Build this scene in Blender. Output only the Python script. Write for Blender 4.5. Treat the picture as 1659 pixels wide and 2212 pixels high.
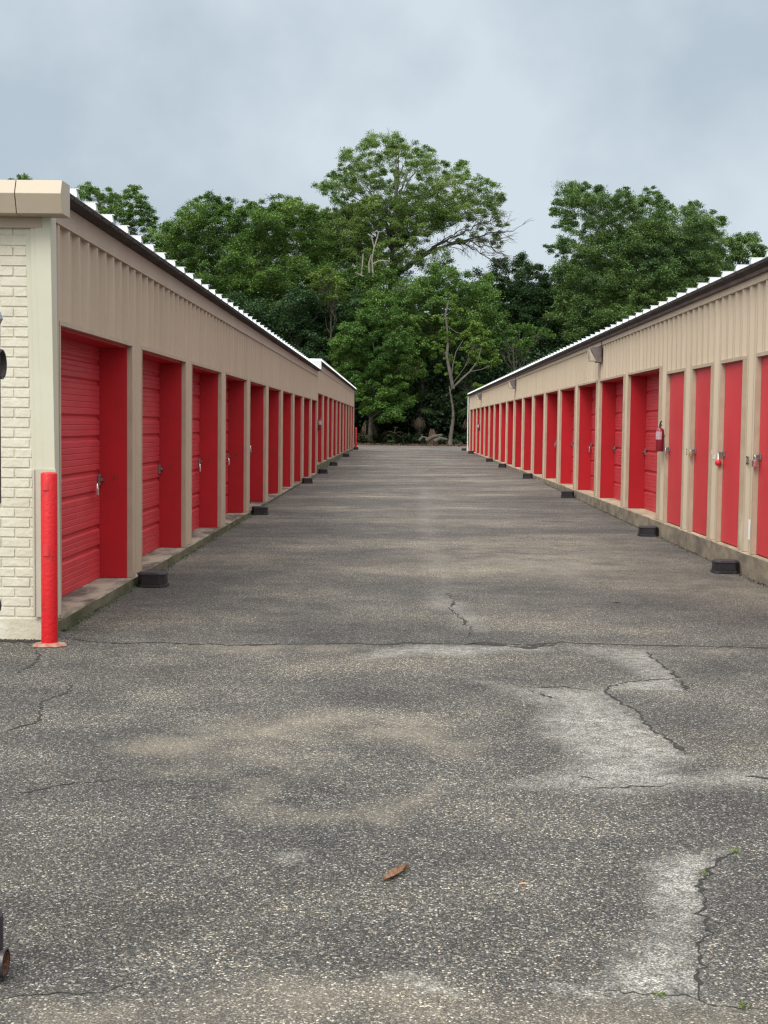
import bpy, bmesh, math, random
import numpy as np
from mathutils import Vector, Matrix
random.seed(7); rng = np.random.default_rng(11)
R = math.radians
sc = bpy.context.scene
for o in list(bpy.data.objects): bpy.data.objects.remove(o)

# ---------------------------------------------------------------- camera
CH = 1.53
PITCH, YAW, ROLL, FPX, CX, CY = 0.063876, 0.0113257, 0.012, 2930., 829.5, 1106.
def camvecs():
    Rt = Vector((math.cos(YAW), math.sin(YAW), 0)); F0 = Vector((-math.sin(YAW), math.cos(YAW), 0))
    F = F0*math.cos(PITCH)+Vector((0, 0, -math.sin(PITCH))); U = F0*math.sin(PITCH)+Vector((0, 0, math.cos(PITCH)))
    c, s = math.cos(ROLL), math.sin(ROLL)
    return c*Rt+s*U, -s*Rt+c*U, F
CR, CU, CF = camvecs()
cam = bpy.data.cameras.new('camera'); camo = bpy.data.objects.new('camera', cam); sc.collection.objects.link(camo)
m = Matrix((CR, CU, -CF)).transposed().to_4x4(); m.translation = Vector((0, 0, CH)); camo.matrix_world = m
cam.sensor_fit = 'VERTICAL'; cam.sensor_height = 36; cam.lens = FPX/2212.*36; cam.clip_end = 2000; cam.clip_start = .05
sc.camera = camo
# these turn a measured point of the survey picture into a place in the world
def ray(x, y): return CF+CR*((x-CX)/FPX)-CU*((y-CY)/FPX)
def onz(x, y, z=0.):
    d = ray(x, y); t = (z-CH)/d.z; return Vector((d.x*t, d.y*t, z))
def ony(x, y, Y):
    d = ray(x, y); t = Y/d.y; return Vector((d.x*t, Y, CH+d.z*t))

# ---------------------------------------------------------------- light
SUN_EL, SUN_AZ = R(48), R(210)      # compass-style azimuth from +Y clockwise: behind the camera to the left
sd = Vector((math.sin(SUN_AZ)*math.cos(SUN_EL), math.cos(SUN_AZ)*math.cos(SUN_EL), math.sin(SUN_EL)))
sun = bpy.data.lights.new('sun', 'SUN'); sun.energy = 1.5; sun.angle = R(28); sun.color = (1, .96, .9)
suno = bpy.data.objects.new('sun', sun); sc.collection.objects.link(suno)
suno.rotation_euler = sd.to_track_quat('Z', 'Y').to_euler()
w = bpy.data.worlds.new("World"); sc.world = w; w.use_nodes = True
nt = w.node_tree; N = nt.nodes; L = nt.links; N.clear()
def nd(N, t, **k):
    n = N.new(t)
    for a, b in k.items(): setattr(n, a, b)
    return n
out = nd(N, 'ShaderNodeOutputWorld'); bg = nd(N, 'ShaderNodeBackground'); L.new(bg.outputs[0], out.inputs[0])
sky = nd(N, 'ShaderNodeTexSky', sky_type='NISHITA', sun_disc=False); sky.sun_elevation = SUN_EL; sky.sun_rotation = SUN_AZ; sky.dust_density = 3
sm = nd(N, 'ShaderNodeVectorMath', operation='SCALE'); sm.inputs['Scale'].default_value = .09; L.new(sky.outputs[0], sm.inputs[0])
tc = nd(N, 'ShaderNodeTexCoord')
mp = nd(N, 'ShaderNodeMapping'); mp.inputs['Scale'].default_value = (1, 1, 1.1); mp.inputs['Location'].default_value = (1.9, .4, .35); L.new(tc.outputs['Generated'], mp.inputs[0])
no = nd(N, 'ShaderNodeTexNoise'); no.inputs['Scale'].default_value = 3.4; no.inputs['Detail'].default_value = 4; no.inputs['Roughness'].default_value = .45; no.inputs['Distortion'].default_value = .2
L.new(mp.outputs[0], no.inputs['Vector'])
cr = nd(N, 'ShaderNodeValToRGB'); L.new(no.outputs[0], cr.inputs[0])
cr.color_ramp.elements[0].position = .40; cr.color_ramp.elements[0].color = (.370, .440, .498, 1)
cr.color_ramp.elements[1].position = .58; cr.color_ramp.elements[1].color = (.51, .575, .625, 1)
no2 = nd(N, 'ShaderNodeTexNoise'); no2.inputs['Scale'].default_value = 9; no2.inputs['Detail'].default_value = 5; no2.inputs['Roughness'].default_value = .55; L.new(mp.outputs[0], no2.inputs['Vector'])
nm = nd(N, 'ShaderNodeMix', data_type='FLOAT'); nm.inputs[0].default_value = .34; L.new(no.outputs[0], nm.inputs[2]); L.new(no2.outputs[0], nm.inputs[3]); L.new(nm.outputs[0], cr.inputs[0])
sep = nd(N, 'ShaderNodeSeparateXYZ'); L.new(tc.outputs['Generated'], sep.inputs[0])
mr = nd(N, 'ShaderNodeMapRange', interpolation_type='SMOOTHSTEP'); mr.inputs['From Min'].default_value = .36; mr.inputs['From Max'].default_value = 1.0
mr.inputs['To Min'].default_value = 1.0; mr.inputs['To Max'].default_value = 3.5; L.new(sep.outputs[2], mr.inputs[0])
dt = nd(N, 'ShaderNodeVectorMath', operation='DOT_PRODUCT'); L.new(tc.outputs['Generated'], dt.inputs[0]); dt.inputs[1].default_value = tuple(sd)
mr2 = nd(N, 'ShaderNodeMapRange', interpolation_type='SMOOTHSTEP'); mr2.inputs['From Min'].default_value = .1; mr2.inputs['From Max'].default_value = 1.0
mr2.inputs['To Min'].default_value = 0; mr2.inputs['To Max'].default_value = 2.2; L.new(dt.outputs['Value'], mr2.inputs[0])
ad = nd(N, 'ShaderNodeMath', operation='ADD'); L.new(mr.outputs[0], ad.inputs[0]); L.new(mr2.outputs[0], ad.inputs[1])
wf = nd(N, 'ShaderNodeMapRange'); L.new(ad.outputs[0], wf.inputs[0]); wf.inputs['From Min'].default_value = 1.0; wf.inputs['From Max'].default_value = 2.2
wm = nd(N, 'ShaderNodeMix', data_type='RGBA'); L.new(wf.outputs[0], wm.inputs[0]); L.new(cr.outputs[0], wm.inputs[6]); wm.inputs[7].default_value = (.46, .462, .452, 1)   # thin bright overcast overhead
sc2 = nd(N, 'ShaderNodeVectorMath', operation='SCALE'); L.new(wm.outputs[2], sc2.inputs[0]); L.new(ad.outputs[0], sc2.inputs['Scale'])
mx = nd(N, 'ShaderNodeMix', data_type='RGBA'); mx.inputs[0].default_value = .93
L.new(sm.outputs[0], mx.inputs[6]); L.new(sc2.outputs[0], mx.inputs[7]); L.new(mx.outputs[2], bg.inputs[0]); bg.inputs[1].default_value = 1.0
sc.view_settings.view_transform = 'Standard'; sc.view_settings.look = 'None'; sc.view_settings.exposure = .42; sc.view_settings.gamma = 1
sc.cycles.max_bounces = 6; sc.cycles.diffuse_bounces = 4; sc.cycles.use_denoising = True; sc.cycles.denoising_prefilter = 'NONE'; sc.cycles.denoising_input_passes = 'RGB_ALBEDO_NORMAL'; sc.cycles.filter_width = 1.3; sc.cycles.sample_clamp_indirect = 4

# ---------------------------------------------------------------- helpers
col = sc.collection
def tag(o, label=None, cat=None, group=None, kind=None):
    if label: o['label'] = label
    if cat: o['category'] = cat
    if group: o['group'] = group
    if kind: o['kind'] = kind
    return o
def empty(name, loc, label, cat, group=None, rz=0):
    o = bpy.data.objects.new(name, None); col.objects.link(o); o.location = loc; o.rotation_euler = (0, 0, rz); o.empty_display_size = .2
    return tag(o, label, cat, group)
class MB:
    def __init__(s): s.v = []; s.f = []
    def add(s, vs, fs):
        b = len(s.v); s.v += [tuple(q) for q in vs]; s.f += [tuple(i+b for i in f) for f in fs]
    def box(s, x0, x1, y0, y1, z0, z1, M=None):
        x0, x1 = min(x0, x1), max(x0, x1); y0, y1 = min(y0, y1), max(y0, y1)
        vs = [Vector(q) for q in ((x0, y0, z0), (x1, y0, z0), (x1, y1, z0), (x0, y1, z0), (x0, y0, z1), (x1, y0, z1), (x1, y1, z1), (x0, y1, z1))]
        if M: vs = [M @ q for q in vs]
        s.add(vs, ((0, 3, 2, 1), (4, 5, 6, 7), (0, 1, 5, 4), (1, 2, 6, 5), (2, 3, 7, 6), (3, 0, 4, 7)))
    def prism(s, ringa, ringb):
        n = len(ringa)
        s.add(list(ringa)+list(ringb), [(i, (i+1) % n, n+(i+1) % n, n+i) for i in range(n)]+[tuple(range(n-1, -1, -1)), tuple(range(n, 2*n))])
    def tube(s, pts, rad, n=8, cap=True, sq=1.):
        pts = [Vector(p) for p in pts]; rings = []
        pu = None
        for i, p in enumerate(pts):
            d = (pts[min(i+1, len(pts)-1)]-pts[max(i-1, 0)]).normalized()
            if pu is None: pu = d.orthogonal().normalized()
            pu = (pu-d*pu.dot(d)).normalized(); pv = d.cross(pu)
            r = rad[i] if hasattr(rad, '__len__') else rad
            rings.append([p+pu*math.cos(2*math.pi*k/n)*r+pv*math.sin(2*math.pi*k/n)*r*sq for k in range(n)])
        b = []
        for r_ in rings: b += r_
        fs = []
        for i in range(len(rings)-1):
            for k in range(n):
                fs.append((i*n+k, i*n+(k+1) % n, (i+1)*n+(k+1) % n, (i+1)*n+k))
        if cap: fs += [tuple(range(n-1, -1, -1)), tuple(range((len(rings)-1)*n, len(rings)*n))]
        s.add(b, fs)
    def lathe(s, c, prof, n=20, ax='z'):
        vs = []
        for r, z in prof:
            for k in range(n):
                a = 2*math.pi*k/n; p = (r*math.cos(a), r*math.sin(a), z)
                if ax == 'x': p = (z, r*math.cos(a), r*math.sin(a))
                vs.append((c[0]+p[0], c[1]+p[1], c[2]+p[2]))
        fs = [(i*n+k, i*n+(k+1) % n, (i+1)*n+(k+1) % n, (i+1)*n+k) for i in range(len(prof)-1) for k in range(n)]
        s.add(vs, fs)
    def build(s, name, mat, parent=None, smooth=False, bevel=0, recalc=True):
        me = bpy.data.meshes.new(name); me.from_pydata(s.v, [], s.f)
        if recalc and len(s.f) < 60000:
            b = bmesh.new(); b.from_mesh(me); bmesh.ops.recalc_face_normals(b, faces=b.faces)
            if bevel: bmesh.ops.bevel(b, geom=list(b.edges), offset=bevel, segments=2, profile=.6, affect='EDGES', clamp_overlap=True)
            b.to_mesh(me); b.free()
        me.materials.append(mat)
        if smooth:
            me.polygons.foreach_set('use_smooth', [True]*len(me.polygons))
            try: me.set_sharp_from_angle(angle=R(40))
            except Exception: pass
        o = bpy.data.objects.new(name, me); col.objects.link(o)
        if parent:
            o.parent = parent; o.matrix_parent_inverse = Matrix.Translation(-world_loc(parent))
        return o
def world_loc(p):
    v = Vector((0, 0, 0))
    if p.type == 'EMPTY': v = Vector(p.location)
    return v
# every part is modelled in world coordinates; a thing's Empty only offsets it
def copy_tree(o, parent=None):
    c = o.copy(); col.objects.link(c)
    if parent: c.parent = parent
    for ch in list(o.children): copy_tree(ch, c)
    return c

# ---------------------------------------------------------------- materials
def mat(name, base, rough=.6, var=None, vscale=3., bump=0., bscale=40., metal=0., spec=.5, detail=5, stretch=None, ramp=(.35, .68), fade=0):
    m = bpy.data.materials.new(name); m.use_nodes = True; N = m.node_tree.nodes; L = m.node_tree.links
    b = N['Principled BSDF']; b.inputs['Roughness'].default_value = rough; b.inputs['Metallic'].default_value = metal
    b.inputs['Specular IOR Level'].default_value = spec; b.inputs['Base Color'].default_value = (*base, 1)
    g = nd(N, 'ShaderNodeNewGeometry')
    src = g.outputs['Position']
    if stretch:
        mp = nd(N, 'ShaderNodeMapping'); mp.inputs['Scale'].default_value = stretch; L.new(src, mp.inputs[0]); src = mp.outputs[0]
    if var:
        n = nd(N, 'ShaderNodeTexNoise'); n.inputs['Scale'].default_value = vscale; n.inputs['Detail'].default_value = detail; n.inputs['Roughness'].default_value = .62
        L.new(src, n.inputs['Vector'])
        r = nd(N, 'ShaderNodeValToRGB'); L.new(n.outputs[0], r.inputs[0])
        r.color_ramp.elements[0].position = ramp[0]; r.color_ramp.elements[1].position = ramp[1]
        r.color_ramp.elements[0].color = (*var, 1); r.color_ramp.elements[1].color = (*base, 1)
        L.new(r.outputs[0], b.inputs['Base Color'])
    if fade:
        oi = nd(N, 'ShaderNodeObjectInfo'); mr_ = nd(N, 'ShaderNodeMapRange'); L.new(oi.outputs['Random'], mr_.inputs[0]); mr_.inputs['To Min'].default_value = 1-fade; mr_.inputs['To Max'].default_value = 1+fade*.5
        n3 = nd(N, 'ShaderNodeTexNoise'); n3.inputs['Scale'].default_value = 6; n3.inputs['Detail'].default_value = 10; n3.inputs['Roughness'].default_value = .75; L.new(g.outputs['Position'], n3.inputs['Vector'])
        r3 = nd(N, 'ShaderNodeMapRange'); L.new(n3.outputs[0], r3.inputs[0]); r3.inputs['From Min'].default_value = .60; r3.inputs['From Max'].default_value = .70; r3.inputs['To Min'].default_value = 1; r3.inputs['To Max'].default_value = 1-fade*1.6
        mm = nd(N, 'ShaderNodeMath', operation='MULTIPLY'); L.new(mr_.outputs[0], mm.inputs[0]); L.new(r3.outputs[0], mm.inputs[1])
        vm = nd(N, 'ShaderNodeVectorMath', operation='SCALE'); L.new(r.outputs[0], vm.inputs[0]); L.new(mm.outputs[0], vm.inputs['Scale']); L.new(vm.outputs[0], b.inputs['Base Color'])
    if bump:
        n2 = nd(N, 'ShaderNodeTexNoise'); n2.inputs['Scale'].default_value = bscale; n2.inputs['Detail'].default_value = 4; L.new(g.outputs['Position'], n2.inputs['Vector'])
        bp = nd(N, 'ShaderNodeBump'); bp.inputs['Strength'].default_value = bump; bp.inputs['Distance'].default_value = .01
        L.new(n2.outputs[0], bp.inputs['Height']); L.new(bp.outputs[0], b.inputs['Normal'])
    return m
M = {}
M['tan_l'] = mat('tan_metal', (.47, .375, .285), .55, (.415, .325, .245), 2.2, .12, 60, stretch=(1, 1, .12), fade=.05)
M['tan_r'] = mat('buff_metal', (.50, .42, .315), .55, (.44, .365, .27), 2.2, .12, 60, stretch=(1, 1, .12), fade=.05)
M['trim'] = mat('trim_tan', (.43, .35, .265), .5, (.36, .285, .21), 4)
M['trim_r'] = mat('trim_buff', (.45, .37, .275), .5, (.37, .295, .215), 4)
M['fascia'] = mat('fascia_tan', (.43, .365, .28), .5, (.39, .33, .25), 1.5, .08, 30)
M['red_door'] = mat('red_slats', (.58, .050, .062), .5, (.49, .040, .050), 2.2, .35, 90, spec=.35, stretch=(1, 1, 3), fade=.13)
M['red_jamb'] = mat('red_jamb', (.44, .012, .02), .5, (.38, .012, .018), 3, .15, 50, spec=.3, fade=.12)
M['red_slab'] = mat('red_steel_door', (.57, .04, .05), .45, (.50, .032, .042), 1.6, .2, 50, spec=.3, fade=.07)
M['red_dark'] = mat('dark_red_guide', (.10, .006, .01), .6)
M['bollard'] = mat('red_gloss', (.50, .006, .010), .40, (.34, .008, .010), 14, .35, 45, spec=.4, ramp=(.30, .44), stretch=(1, 1, .5))
M['bollard2'] = mat('red_patch', (.52, .02, .025), .6)
M['paint_rim'] = mat('peeling_paint', (.36, .28, .21), .8, (.27, .09, .06), 22, .6, 80)
M['brick'] = mat('cream_brick', (.60, .575, .475), .75, (.54, .515, .42), 5, .6, 30, spec=.25)
M['footing'] = mat('cream_footing', (.58, .56, .47), .8, (.47, .43, .33), 6, .6, 30)
M['corner'] = mat('pale_green_trim', (.52, .515, .41), .5, (.48, .47, .37), 1.2, .06, 30)
M['patch'] = mat('grey_trim', (.47, .44, .36), .5, (.42, .39, .31), 2)
M['roofw'] = mat('galvalume', (.56, .60, .61), .42, (.46, .50, .51), 2.5, .05, 20, metal=.15)
M['eave'] = mat('eave_brown', (.060, .046, .042), .8, (.02, .014, .013), 5, .8, 60, stretch=(1, .5, 3))
M['gutter'] = mat('gutter_brown', (.15, .115, .10), .7, (.075, .055, .05), 4, .5, 50, stretch=(1, .6, 2))
M['inner'] = mat('inner_dark', (.05, .045, .04), .9)
M['black'] = mat('black_plastic', (.008, .008, .011), .45, (.014, .012, .015), 12, .4, 80)
M['blackt'] = mat('black_lid', (.034, .030, .035), .6, (.022, .019, .024), 14, .4, 60)
M['steel'] = mat('latch_steel', (.30, .27, .26), .45, (.16, .13, .12), 40, metal=.6)
M['chrome'] = mat('padlock_chrome', (.75, .75, .76), .22, metal=1.)
M['brass'] = mat('padlock_brass', (.62, .45, .16), .3, metal=.9)
M['redrub'] = mat('padlock_red', (.60, .02, .03), .4)
M['bronze'] = mat('lamp_bronze', (.17, .14, .135), .5, (.13, .105, .10), 12)
M['glass'] = mat('lamp_glass', (.52, .47, .38), .25, (.38, .33, .25), 14, spec=.8)
M['conduit'] = mat('conduit', (.07, .06, .055), .6)
M['ext'] = mat('extinguisher_red', (.22, .010, .022), .3, spec=.6)
M['extl'] = mat('extinguisher_label', (.55, .42, .45), .4, (.33, .19, .22), 60)
M['white'] = mat('white_paint', (.8, .8, .8), .5)
M['hose'] = mat('black_hose', (.02, .02, .02), .5)
M['gate'] = mat('gate_black', (.022, .020, .028), .35, (.035, .03, .035), 14, .3, 60, spec=.6)
M['galv'] = mat('galv_cap', (.42, .43, .47), .4, (.30, .31, .35), 30, metal=.5)
M['rust'] = mat('rust', (.09, .035, .02), .9, (.19, .09, .05), 25, .8, 80)
M['ink'] = mat('number_ink', (.035, .03, .025), .8)
M['bark'] = mat('bark', (.11, .095, .075), .9, (.05, .042, .035), 5, 1.2, 14)
M['bark_pale'] = mat('bark_pale', (.20, .19, .16), .9, (.11, .10, .085), 4, 1.0, 12)
M['bark_mid'] = mat('bark_mid', (.13, .12, .10), .9, (.07, .062, .05), 4, 1.0, 12)
M['dead'] = mat('dead_limb', (.21, .20, .175), .9, (.22, .2, .17), 5)
M['log'] = mat('log_wood', (.095, .085, .072), .95, (.07, .06, .05), 6, .8, 20)
M['thatch'] = mat('dead_frond', (.16, .125, .085), .9, (.085, .06, .04), 8)
M['rotwood'] = mat('rotten_wood', (.12, .07, .048), .95, (.055, .034, .025), 7, 1, 20)
M['litter'] = mat('leaf_litter', (.14, .075, .045), .95, (.06, .035, .025), 9)
M['dryleaf'] = mat('dry_leaf', (.13, .050, .025), .7, (.25, .15, .085), 60, .5, 200)
M['twig'] = mat('twig_orange', (.52, .27, .12), .7)
M['weed'] = mat('weed_green', (.13, .17, .035), .8, (.07, .11, .02), 40)

def concrete(name, top, top2, side, side2):
    m = bpy.data.materials.new(name); m.use_nodes = True; N = m.node_tree.nodes; L = m.node_tree.links
    b = N['Principled BSDF']; b.inputs['Roughness'].default_value = .85; b.inputs['Specular IOR Level'].default_value = .3
    g = nd(N, 'ShaderNodeNewGeometry'); s = nd(N, 'ShaderNodeSeparateXYZ'); L.new(g.outputs['Normal'], s.inputs[0])
    def rampn(sc_, c1, c2, a=.4, bb=.6, st=(1, 1, 1)):
        mp = nd(N, 'ShaderNodeMapping'); mp.inputs['Scale'].default_value = st; L.new(g.outputs['Position'], mp.inputs[0])
        n = nd(N, 'ShaderNodeTexNoise'); n.inputs['Scale'].default_value = sc_; n.inputs['Detail'].default_value = 8; n.inputs['Roughness'].default_value = .68; L.new(mp.outputs[0], n.inputs['Vector'])
        r = nd(N, 'ShaderNodeValToRGB'); r.color_ramp.elements[0].position = a; r.color_ramp.elements[1].position = bb
        r.color_ramp.elements[0].color = (*c1, 1); r.color_ramp.elements[1].color = (*c2, 1); L.new(n.outputs[0], r.inputs[0]); return r
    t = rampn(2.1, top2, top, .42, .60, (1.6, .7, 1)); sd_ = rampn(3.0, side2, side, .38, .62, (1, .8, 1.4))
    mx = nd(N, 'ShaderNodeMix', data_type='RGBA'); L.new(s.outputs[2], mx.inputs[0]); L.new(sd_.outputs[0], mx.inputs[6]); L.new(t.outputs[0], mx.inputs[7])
    L.new(mx.outputs[2], b.inputs['Base Color'])
    n2 = nd(N, 'ShaderNodeTexNoise'); n2.inputs['Scale'].default_value = 45; n2.inputs['Detail'].default_value = 5; L.new(g.outputs['Position'], n2.inputs['Vector'])
    bp = nd(N, 'ShaderNodeBump'); bp.inputs['Strength'].default_value = .6; bp.inputs['Distance'].default_value = .01; L.new(n2.outputs[0], bp.inputs['Height']); L.new(bp.outputs[0], b.inputs['Normal'])
    return m
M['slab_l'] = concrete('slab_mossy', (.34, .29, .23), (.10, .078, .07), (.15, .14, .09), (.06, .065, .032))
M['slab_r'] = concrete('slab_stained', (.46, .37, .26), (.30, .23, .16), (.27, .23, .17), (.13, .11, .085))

LK = {'oak_leaf': (1.3, 1.22, 1.0), 'bright_leaf': (1.3, 1.15, .95), 'dark_leaf': (.95, .95, .95), 'lime_leaf': (.8, .85, .8), 'soft_leaf': (1.25, 1.2, 1.05)}
def leafmat(name, dark, light, yellow, nscale=.35, trans=.22):
    m = bpy.data.materials.new(name); m.use_nodes = True; N = m.node_tree.nodes; L = m.node_tree.links; N.clear(); dark, light, yellow = [tuple(c*k for c, k in zip(q, LK.get(name, (1.35, 1.32, 1.1)))) for q in (dark, light, yellow)]
    o = nd(N, 'ShaderNodeOutputMaterial'); g = nd(N, 'ShaderNodeNewGeometry')
    n = nd(N, 'ShaderNodeTexNoise'); n.inputs['Scale'].default_value = nscale; n.inputs['Detail'].default_value = 3; L.new(g.outputs['Position'], n.inputs['Vector'])
    a = nd(N, 'ShaderNodeMath', operation='MULTIPLY_ADD'); L.new(g.outputs['Random Per Island'], a.inputs[0]); a.inputs[1].default_value = .55
    s = nd(N, 'ShaderNodeMapRange'); L.new(n.outputs[0], s.inputs[0]); s.inputs['From Min'].default_value = .3; s.inputs['From Max'].default_value = .7; s.inputs['To Min'].default_value = -.05; s.inputs['To Max'].default_value = .5
    L.new(s.outputs[0], a.inputs[2])
    r = nd(N, 'ShaderNodeValToRGB'); L.new(a.outputs[0], r.inputs[0]); e = r.color_ramp.elements
    e[0].position = .05; e[0].color = (*dark, 1); e[1].position = .6; e[1].color = (*light, 1); e3 = e.new(.97); e3.color = (*yellow, 1)
    d = nd(N, 'ShaderNodeBsdfDiffuse'); t = nd(N, 'ShaderNodeBsdfTranslucent'); L.new(r.outputs[0], d.inputs[0]); L.new(r.outputs[0], t.inputs[0])
    gl = nd(N, 'ShaderNodeBsdfGlossy'); gl.inputs['Roughness'].default_value = .5; gl.inputs[0].default_value = (.6, .65, .6, 1)
    m1 = nd(N, 'ShaderNodeMixShader'); m1.inputs[0].default_value = trans; L.new(d.outputs[0], m1.inputs[1]); L.new(t.outputs[0], m1.inputs[2])
    m2 = nd(N, 'ShaderNodeMixShader'); m2.inputs[0].default_value = .04; L.new(m1.outputs[0], m2.inputs[1]); L.new(gl.outputs[0], m2.inputs[2]); L.new(m2.outputs[0], o.inputs[0])
    return m
LM = {
 'oak': leafmat('oak_leaf', (.028, .070, .020), (.075, .150, .034), (.125, .21, .050)),
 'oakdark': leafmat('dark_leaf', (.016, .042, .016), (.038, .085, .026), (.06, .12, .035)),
 'bright': leafmat('bright_leaf', (.024, .070, .016), (.058, .140, .028), (.11, .21, .045)),
 'lime': leafmat('lime_leaf', (.07, .13, .020), (.15, .23, .040), (.23, .31, .06)),
 'limeb': leafmat('tuft_leaf', (.045, .095, .020), (.10, .175, .035), (.17, .25, .055)),
 'shade': leafmat('painted_shade_leaf', (.008, .018, .008), (.014, .032, .012), (.026, .048, .018)),  # near-black greens: the shade under the canopy is painted into these leaves
 'olive': leafmat('olive_leaf', (.045, .090, .028), (.11, .18, .050), (.19, .25, .085)),
 'right': leafmat('soft_leaf', (.035, .080, .030), (.085, .155, .048), (.14, .22, .065)),
 'palm': leafmat('palm_leaf', (.018, .038, .016), (.04, .07, .028), (.08, .10, .05)),
}
# ---------------------------------------------------------------- ground
def gz(x, y):
    l = np.interp(y, [-60, 15, 40, 60, 72, 92, 400], [0, 0, .05, .17, .21, .25, .25]); r = np.interp(y, [-60, 14, 21, 28, 37, 70, 92, 400], [0, 0, .036, .085, .16, .195, .25, .25])
    t = np.clip((np.asarray(x)+2.5)/6.1, 0, 1); return l*(1-t)+r*t
def gzf(x, y): return float(gz(x, y))
def grid_obj(name, xs, ys, dz, material, attrs=None):
    X, Y = np.meshgrid(xs, ys); Z = gz(X, Y)+dz
    nx, ny = len(xs), len(ys); V = np.stack([X, Y, Z], -1).reshape(-1, 3)
    i = np.arange((nx-1)*(ny-1)); r_, c_ = i//(nx-1), i % (nx-1); a = r_*nx+c_
    Fc = np.stack([a, a+1, a+nx+1, a+nx], -1)
    me = bpy.data.meshes.new(name); me.vertices.add(len(V)); me.vertices.foreach_set('co', V.ravel().astype(np.float32))
    me.loops.add(Fc.size); me.loops.foreach_set('vertex_index', Fc.ravel().astype(np.int32))
    me.polygons.add(len(Fc)); me.polygons.foreach_set('loop_start', np.arange(0, Fc.size, 4, dtype=np.int32)); me.polygons.foreach_set('loop_total', np.full(len(Fc), 4, dtype=np.int32))
    me.update(calc_edges=True); me.materials.append(material)
    if attrs:
        for k, fn in attrs.items():
            at = me.attributes.new(k, 'FLOAT', 'POINT'); at.data.foreach_set('value', fn(X, Y).ravel().astype(np.float32))
    o = bpy.data.objects.new(name, me); col.objects.link(o); return o
def P2(pts): return np.array([list(onz(x, y))[:2] for x, y in pts])
def segd(X, Y, pts):
    d = np.full(X.shape, 1e9)
    for (ax, ay), (bx, by) in zip(pts[:-1], pts[1:]):
        vx, vy = bx-ax, by-ay; t = np.clip(((X-ax)*vx+(Y-ay)*vy)/(vx*vx+vy*vy+1e-12), 0, 1)
        d = np.minimum(d, np.hypot(X-ax-t*vx, Y-ay-t*vy))
    return d
def polysd(X, Y, pts):
    d = segd(X, Y, np.vstack([pts, pts[:1]])); ins = np.zeros(X.shape, bool); n = len(pts)
    for i in range(n):
        (x1, y1), (x2, y2) = pts[i], pts[(i+1) % n]
        c = ((y1 > Y) != (y2 > Y)) & (X < (x2-x1)*(Y-y1)/(y2-y1+1e-12)+x1); ins ^= c
    return np.where(ins, -d, d)
light_patches = [  # outline, strength, edge softness (m)
 ([(1125,1487),(1300,1492),(1335,1512),(1395,1562),(1475,1629),(1430,1650),(1450,1672),(1520,1678),(1590,1672),(1659,1684),(1659,1696),(1560,1692),(1450,1697),(1360,1714),(1260,1703),(1150,1692),(1210,1665),(1270,1645),(1230,1605),(1205,1560),(1180,1525)], .9, .12),
 ([(1302,1494),(1395,1470),(1455,1464),(1492,1497),(1450,1513),(1380,1512)], .8, .05),
 ([(1290,1402),(1395,1407),(1455,1452),(1400,1462),(1340,1425)], .75, .10),
 ([(800,1425),(830,1400),(960,1393),(1100,1395),(1150,1402),(1050,1410),(1000,1414),(900,1410),(850,1420)], .8, .10),
 ([(1020,1470),(1060,1470),(1130,1486),(1200,1504),(1120,1496)], .7, .06),
 ([(1590,1840),(1525,1876),(1510,1901),(1515,2051),(1505,2081),(1512,2150),(1420,2150),(1340,2125),(1340,2070),(1430,2010),(1450,1980),(1425,1940),(1405,1890),(1450,1850),(1520,1836)], .95, .07),
 ([(1090,2120),(1180,2120),(1290,2142),(1260,2152),(1120,2138)], .8, .03),
 ([(860,2112),(900,2115),(995,2142),(985,2150),(920,2140)], .6, .02),
 ([(1000,1300),(940,1280),(935,1300),(980,1330),(1022,1365),(1035,1362)], .45, .10),
 ([(610,1845),(650,1840),(660,1855),(625,1862)], .5, .03),
 ([(962,1282),(938,1235),(925,1180),(916,1120),(914,1060),(922,1060),(928,1120),(940,1180),(955,1235),(972,1278)], .28, .2),
 ([(1150,1215),(1230,1222),(1245,1250),(1180,1245)], .35, .3),
]
tan_patches = [
 ([(290,1615),(430,1580),(550,1560),(700,1540),(870,1552),(980,1588),(995,1632),(900,1612),(740,1588),(600,1600),(560,1625),(660,1640),(690,1668),(560,1645),(400,1630)], .75, .22),
 ([(545,1690),(580,1735),(700,1755),(830,1735),(930,1695),(945,1712),(830,1775),(620,1775),(530,1735)], .7, .12),
 ([(420,1396),(560,1394),(800,1394),(800,1404),(600,1408),(470,1408)], .6, .12),
 ([(330,1655),(420,1650),(470,1670),(380,1685),(300,1680)], .35, .15),
 ([(0,2160),(300,2135),(560,2110),(850,2130),(1000,2165),(1659,2190),(1659,2300),(0,2300)], .45, .10),
 ([(820,1228),(1000,1190),(1250,1185),(1659,1262),(1659,1300),(1300,1250),(1000,1240)], .5, .9),
 ([(1400,1400),(1659,1402),(1659,1415),(1480,1418)], .35, .15),
]
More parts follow.
